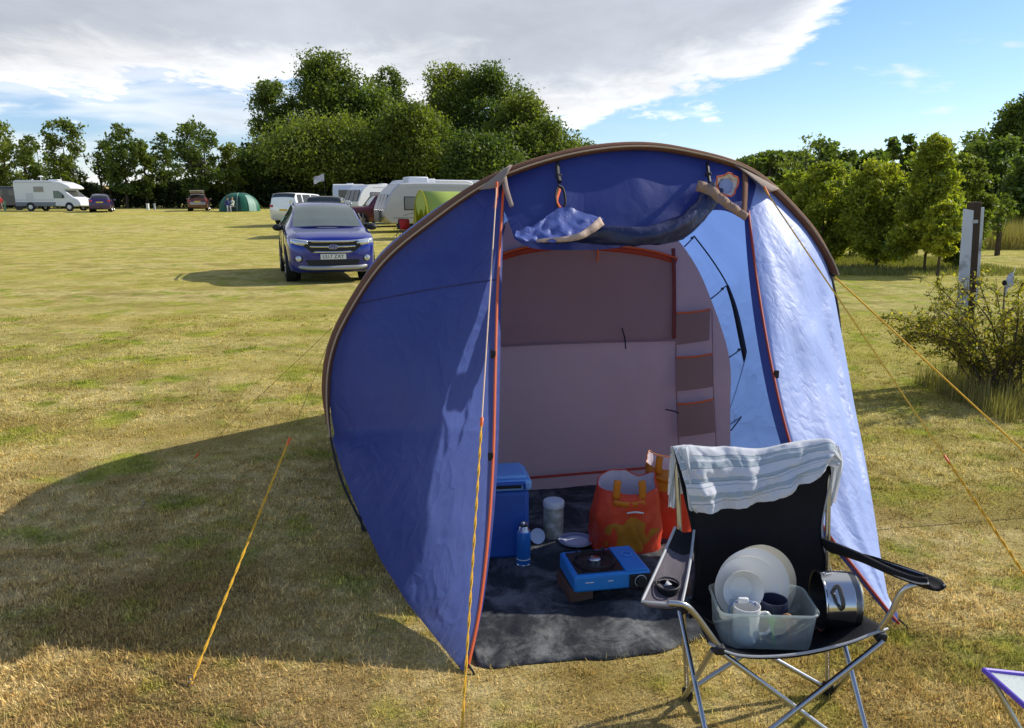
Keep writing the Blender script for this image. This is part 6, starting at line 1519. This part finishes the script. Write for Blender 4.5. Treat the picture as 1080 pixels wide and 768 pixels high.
# --- open tree row on the left
grp = 'trees of the open row beyond the motorhome'
row = [(12, 128, 30, 'leafy round-topped tree at the far left edge, behind the van', 3600), (-22, 122, 34, 'large leafy tree partly out of frame at the far left', 3600), (48, 146, 20, 'thin tree between the far-left tree and the pointed one', 1900), (82, 128, 24, 'tree with a pointed top above the front of the motorhome', 2700), (122, 150, 16, 'small sparse tree above the purple hatchback', 1000), (142, 132, 23, 'sparse tree with forked top, left of the dark ivy-covered trunk', 2500),
       (163, 150, 7, 'slim dark ivy-covered trunk in the tree row', 1300), (183, 142, 18, 'open airy tree just right of the ivy-covered trunk', 1800), (217, 130, 27, 'broad airy tree over the car with the raised tailgate', 3200), (246, 153, 18, 'lower round tree at the right end of the open row', 1900)]
for i, (u, vt, rp, lab, nl) in enumerate(row):
    Y = 84+((i*37) % 5); x = px(u, Y); h = hgt(vt, Y); rx = rp/F*Y
    iv = i == 6
    tree(lab, x, Y, h, rx*.94, .8 if iv else (1.3 if i != 4 else 2.4), 12 if iv else 34, rx*(.8 if iv else .34), int(nl*2.2), .15, LEAF_DARK if iv or i % 3 else LEAF_OAK, grp, seed=80+i, trunk_r=.15, stems=1 if iv or i % 2 else 2, shape='col' if iv else 'round')
# far trees on the skyline behind
for i, (u, vt, Y, rp, lab) in enumerate([(805, 162, 75, 20, 'distant rounded tree just right of the tent top, on the skyline'), (862, 148, 80, 28, 'distant domed tree with a flat wide crown over the young trees'), (938, 145, 85, 18, 'distant tree top in the middle of the right skyline'), (985, 150, 85, 22, 'distant tree top left of the big dark trees'), (905, 160, 82, 26, 'distant low tree between the two skyline domes'), (1030, 150, 70, 26, 'distant tree below the big dark trees')]):
    x = px(u, Y); h = hgt(vt, Y, x); rx = rp/F*Y
    tree(lab, x, Y, h, rx, 1.5, 14, rx*.42, 4500, .26, LEAF_DARK, 'distant trees on the right skyline', seed=120+i, trunk_r=.3)
def woodland(x0, x1, Y, h, n, size, lm, seed):
    r = np.random.default_rng(seed); xc = x0+(x1-x0)*r.random(n)
    hh = h*(.72+.35*np.array([noise.noise(Vector((x*.07+seed, 0, 0)))+.6*noise.noise(Vector((x*.22, seed, 0))) for x in xc])); zc = hh*r.random(n)**.6
    yc_ = Y+(r.random(n)-.5)*7*(1.1-.6*zc/h)
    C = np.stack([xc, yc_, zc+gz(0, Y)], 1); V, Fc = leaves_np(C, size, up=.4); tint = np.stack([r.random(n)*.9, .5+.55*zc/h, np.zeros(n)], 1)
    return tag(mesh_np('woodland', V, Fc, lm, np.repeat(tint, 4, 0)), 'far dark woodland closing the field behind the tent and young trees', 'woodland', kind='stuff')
woodland(px(560, 112), px(1500, 112)+20, 112, 8.0, 60000, .30, LEAF_DARK, 9)
# big dark trees at the right edge
for i, (u, vt, Y, rp, lab) in enumerate([(1092, 88, 44, 50, 'biggest dark tree, cut off by the right edge of the photo'), (1052, 112, 46, 36, 'tall dark tree left of the biggest one at the right edge'), (1030, 152, 40, 40, 'dense dark tree with low foliage behind the sign post'), (1085, 165, 36, 34, 'dark bushy tree low at the right edge')]):
    x = px(u, Y); h = hgt(vt, Y, x); rx = rp/F*Y
    tree(lab, x, Y, h, rx, .5, 44, rx*.38, 24000, .10, LEAF_DARK, 'dark mature trees on the right', seed=140+i, trunk_r=.14)
# --- young yellow-green trees
young = [(822, 182, 24, 24, 'young yellow-green tree partly hidden by the tent', 6000), (850, 172, 23, 30, 'bushy young tree with a twiggy crown, second from the tent', 9000), (905, 172, 22, 34, 'dense dark-centred young tree in the middle of the young group', 10000), (952, 148, 20.5, 36, 'tallest bright yellow-green young tree with a pointed top', 12000), (988, 168, 21.5, 26, 'young tree on the right of the group, next to the dark trees', 7500), (880, 185, 26, 30, 'young tree at the back of the group between two bushier ones', 6000), (965, 212, 19.6, 20, 'small sapling in front, with a thin bare stem', 2600)]
for i, (u, vt, Y, rp, lab, nl) in enumerate(young):
    x = px(u, Y); h = hgt(vt, Y, x); rx = rp/F*Y
    tree(lab, x, Y-1.0, h, rx*1.12, .12 if i not in (3, 6) else (.40 if i == 3 else .45), 70, rx*.30, int(nl*3.4), .042, LEAF_LIGHT if i not in (4,) else LEAF_OAK, 'young trees planted on the right of the field', seed=160+i, shape='cone' if i in (3,) else 'round', trunk_r=.035, bark=M_BARK, stems=1)
# bare twigs standing out of the crowns
def sapling(label, x, y, h, seed, n=900):
    return tree(label, x, y, h, h*.32, h*.3, 9, h*.13, n, .045, LEAF_OAK, None, seed=seed, trunk_r=.025, shape='cone', cat='sapling', name='sapling')
sapling('slender sapling tied to a stake at the right, beyond the sign post', px(1050, 26), 26, 2.0, 300, 1600)
post('brown stake beside the slender sapling beyond the sign post', px(1047, 25.8), 25.8, 1.0, .045, M_POSTW, name='tree_stake', cat='stake', cap=False)
sk = tree('wispy leafless-topped tree rising above the young trees right of the tent', px(842, 24.5), 24.5, hgt(140, 24.5, 8), .75, 2.2, 8, .30, 420, .05, LEAF_OAK, None, seed=310, trunk_r=.03)

# --- tall golden grass on the far right
def tallgrass(label, x0, x1, y0, y1, n, h0, h1, wd, seed, c1=(.46, .34, .13), c2=(.26, .24, .06), name='tall_grass'):
    r = np.random.default_rng(seed); X_ = x0+(x1-x0)*r.random(n); Y_ = y0+(y1-y0)*r.random(n)
    nzv = np.array([noise.noise(Vector((a*.5, b_*.5, seed))) for a, b_ in zip(X_, Y_)]); h = (h0+(h1-h0)*r.random(n))*(1+.5*nzv); an = r.random(n)*2*PI
    dx, dy = np.cos(an), np.sin(an); ln = h*.3*r.random(n); z = np.array([gz(0, b_) for b_ in Y_])
    A = np.stack([X_-dy*wd, Y_+dx*wd, z-.02], 1); B = np.stack([X_+dy*wd, Y_-dx*wd, z-.02], 1); C = np.stack([X_+dx*ln, Y_+dy*ln, z+h], 1)
    V = np.stack([A, B, C], 1).reshape(-1, 3); tint = np.stack([r.random(n), .7+.4*r.random(n), np.zeros(n)], 1)
    o = mesh_np(name, V, np.arange(n*3).reshape(-1, 3), leafmat(name+'_m', c2, c1, .3), np.repeat(tint, 3, 0)); return tag(o, label, 'grass', kind='stuff')
tallgrass('tall dry golden grass under the dark trees on the right', px(985, 30), px(1180, 34)+3, 29, 38, 26000, .45, 1.05, .012, 5)
tallgrass('rough grass at the foot of the young trees', px(790, 21), px(1010, 23), 18.6, 26, 20000, .04, .15, .012, 6, c1=(.36, .30, .10), c2=(.16, .19, .04))
tallgrass('uncut yellow grass round the base of the yellowing bush', 3.75, 5.6, 5.95, 7.4, 9000, .03, .24, .0035, 8, c1=(.46, .35, .14), c2=(.22, .22, .05))

# --- yellowing bush at the right
bp_ = gpt(1070, 425); bush = thing('bush', 'scraggy yellowing bush with arching thorny stems at the right edge', 'bush', (bp_.x, bp_.y+.25, 0))
r = random.Random(21); mb = MB(); LC = []
for k in range(48):
    a = r.random()*2*PI; ln = r.uniform(.65, 1.25)*(1.0 if k % 3 else .8); el_ = r.uniform(.55, 1.4)
    if k < 7: a = PI+r.uniform(-.35, .25); el_ = r.uniform(.45, .85); ln = r.uniform(.95, 1.25)
    d = Vector((math.cos(a)*math.cos(el_), math.sin(a)*math.cos(el_)*.8, math.sin(el_)))
    p0 = Vector((r.uniform(-.16, .22), r.uniform(-.15, .15), 0)); p3 = p0+d*ln+Vector((0, 0, -.10*ln)); p1 = p0+d*ln*.4+Vector((0, 0, .12*ln)); p2 = p0+d*ln*.75+Vector((r.uniform(-.08, .08), r.uniform(-.08, .08), .06*ln))
    C_ = catmull([p0, p1, p2, p3], 8); mb.tube(C_, [.009, .006, .004, .002], seg=5)
    for i in range(5, len(C_)):
        for q in range(r.randint(1, 3)):
            tw2 = Vector((r.gauss(0, 1), r.gauss(0, 1), r.gauss(.2, 1))).normalized()*r.uniform(.04, .20); mb.tube([C_[i], C_[i]+tw2], .0018, seg=4, cap=False)
            for s in range(r.randint(3, 9)): LC.append(C_[i]+tw2*r.random()+Vector((r.gauss(0, .014), r.gauss(0, .014), r.gauss(0, .014))))
mb.build('stems', M_BARK, bush)
C = np.array([tuple(p) for p in LC]); C = C[C[:, 2] > .03]; V, Fc = leaves_np(C, .0145, up=.4, asp=.6)
tint = np.stack([rng.random(len(C))**1.2, .7+.4*rng.random(len(C)), np.zeros(len(C))], 1); mesh_np('foliage', V, Fc, LEAF_BUSH, np.repeat(tint, 4, 0), bush)
mb = MB(); 
for i in range(9): 
    q = LC[r.randrange(len(LC))]; mb.sphere(q, .014, 6, 4)
mb.build('yellow_leaves', pbr('leaf_yellow', (.75, .50, .03), rough=.6), bush)
print('SCENE BUILT', len(bpy.data.objects))
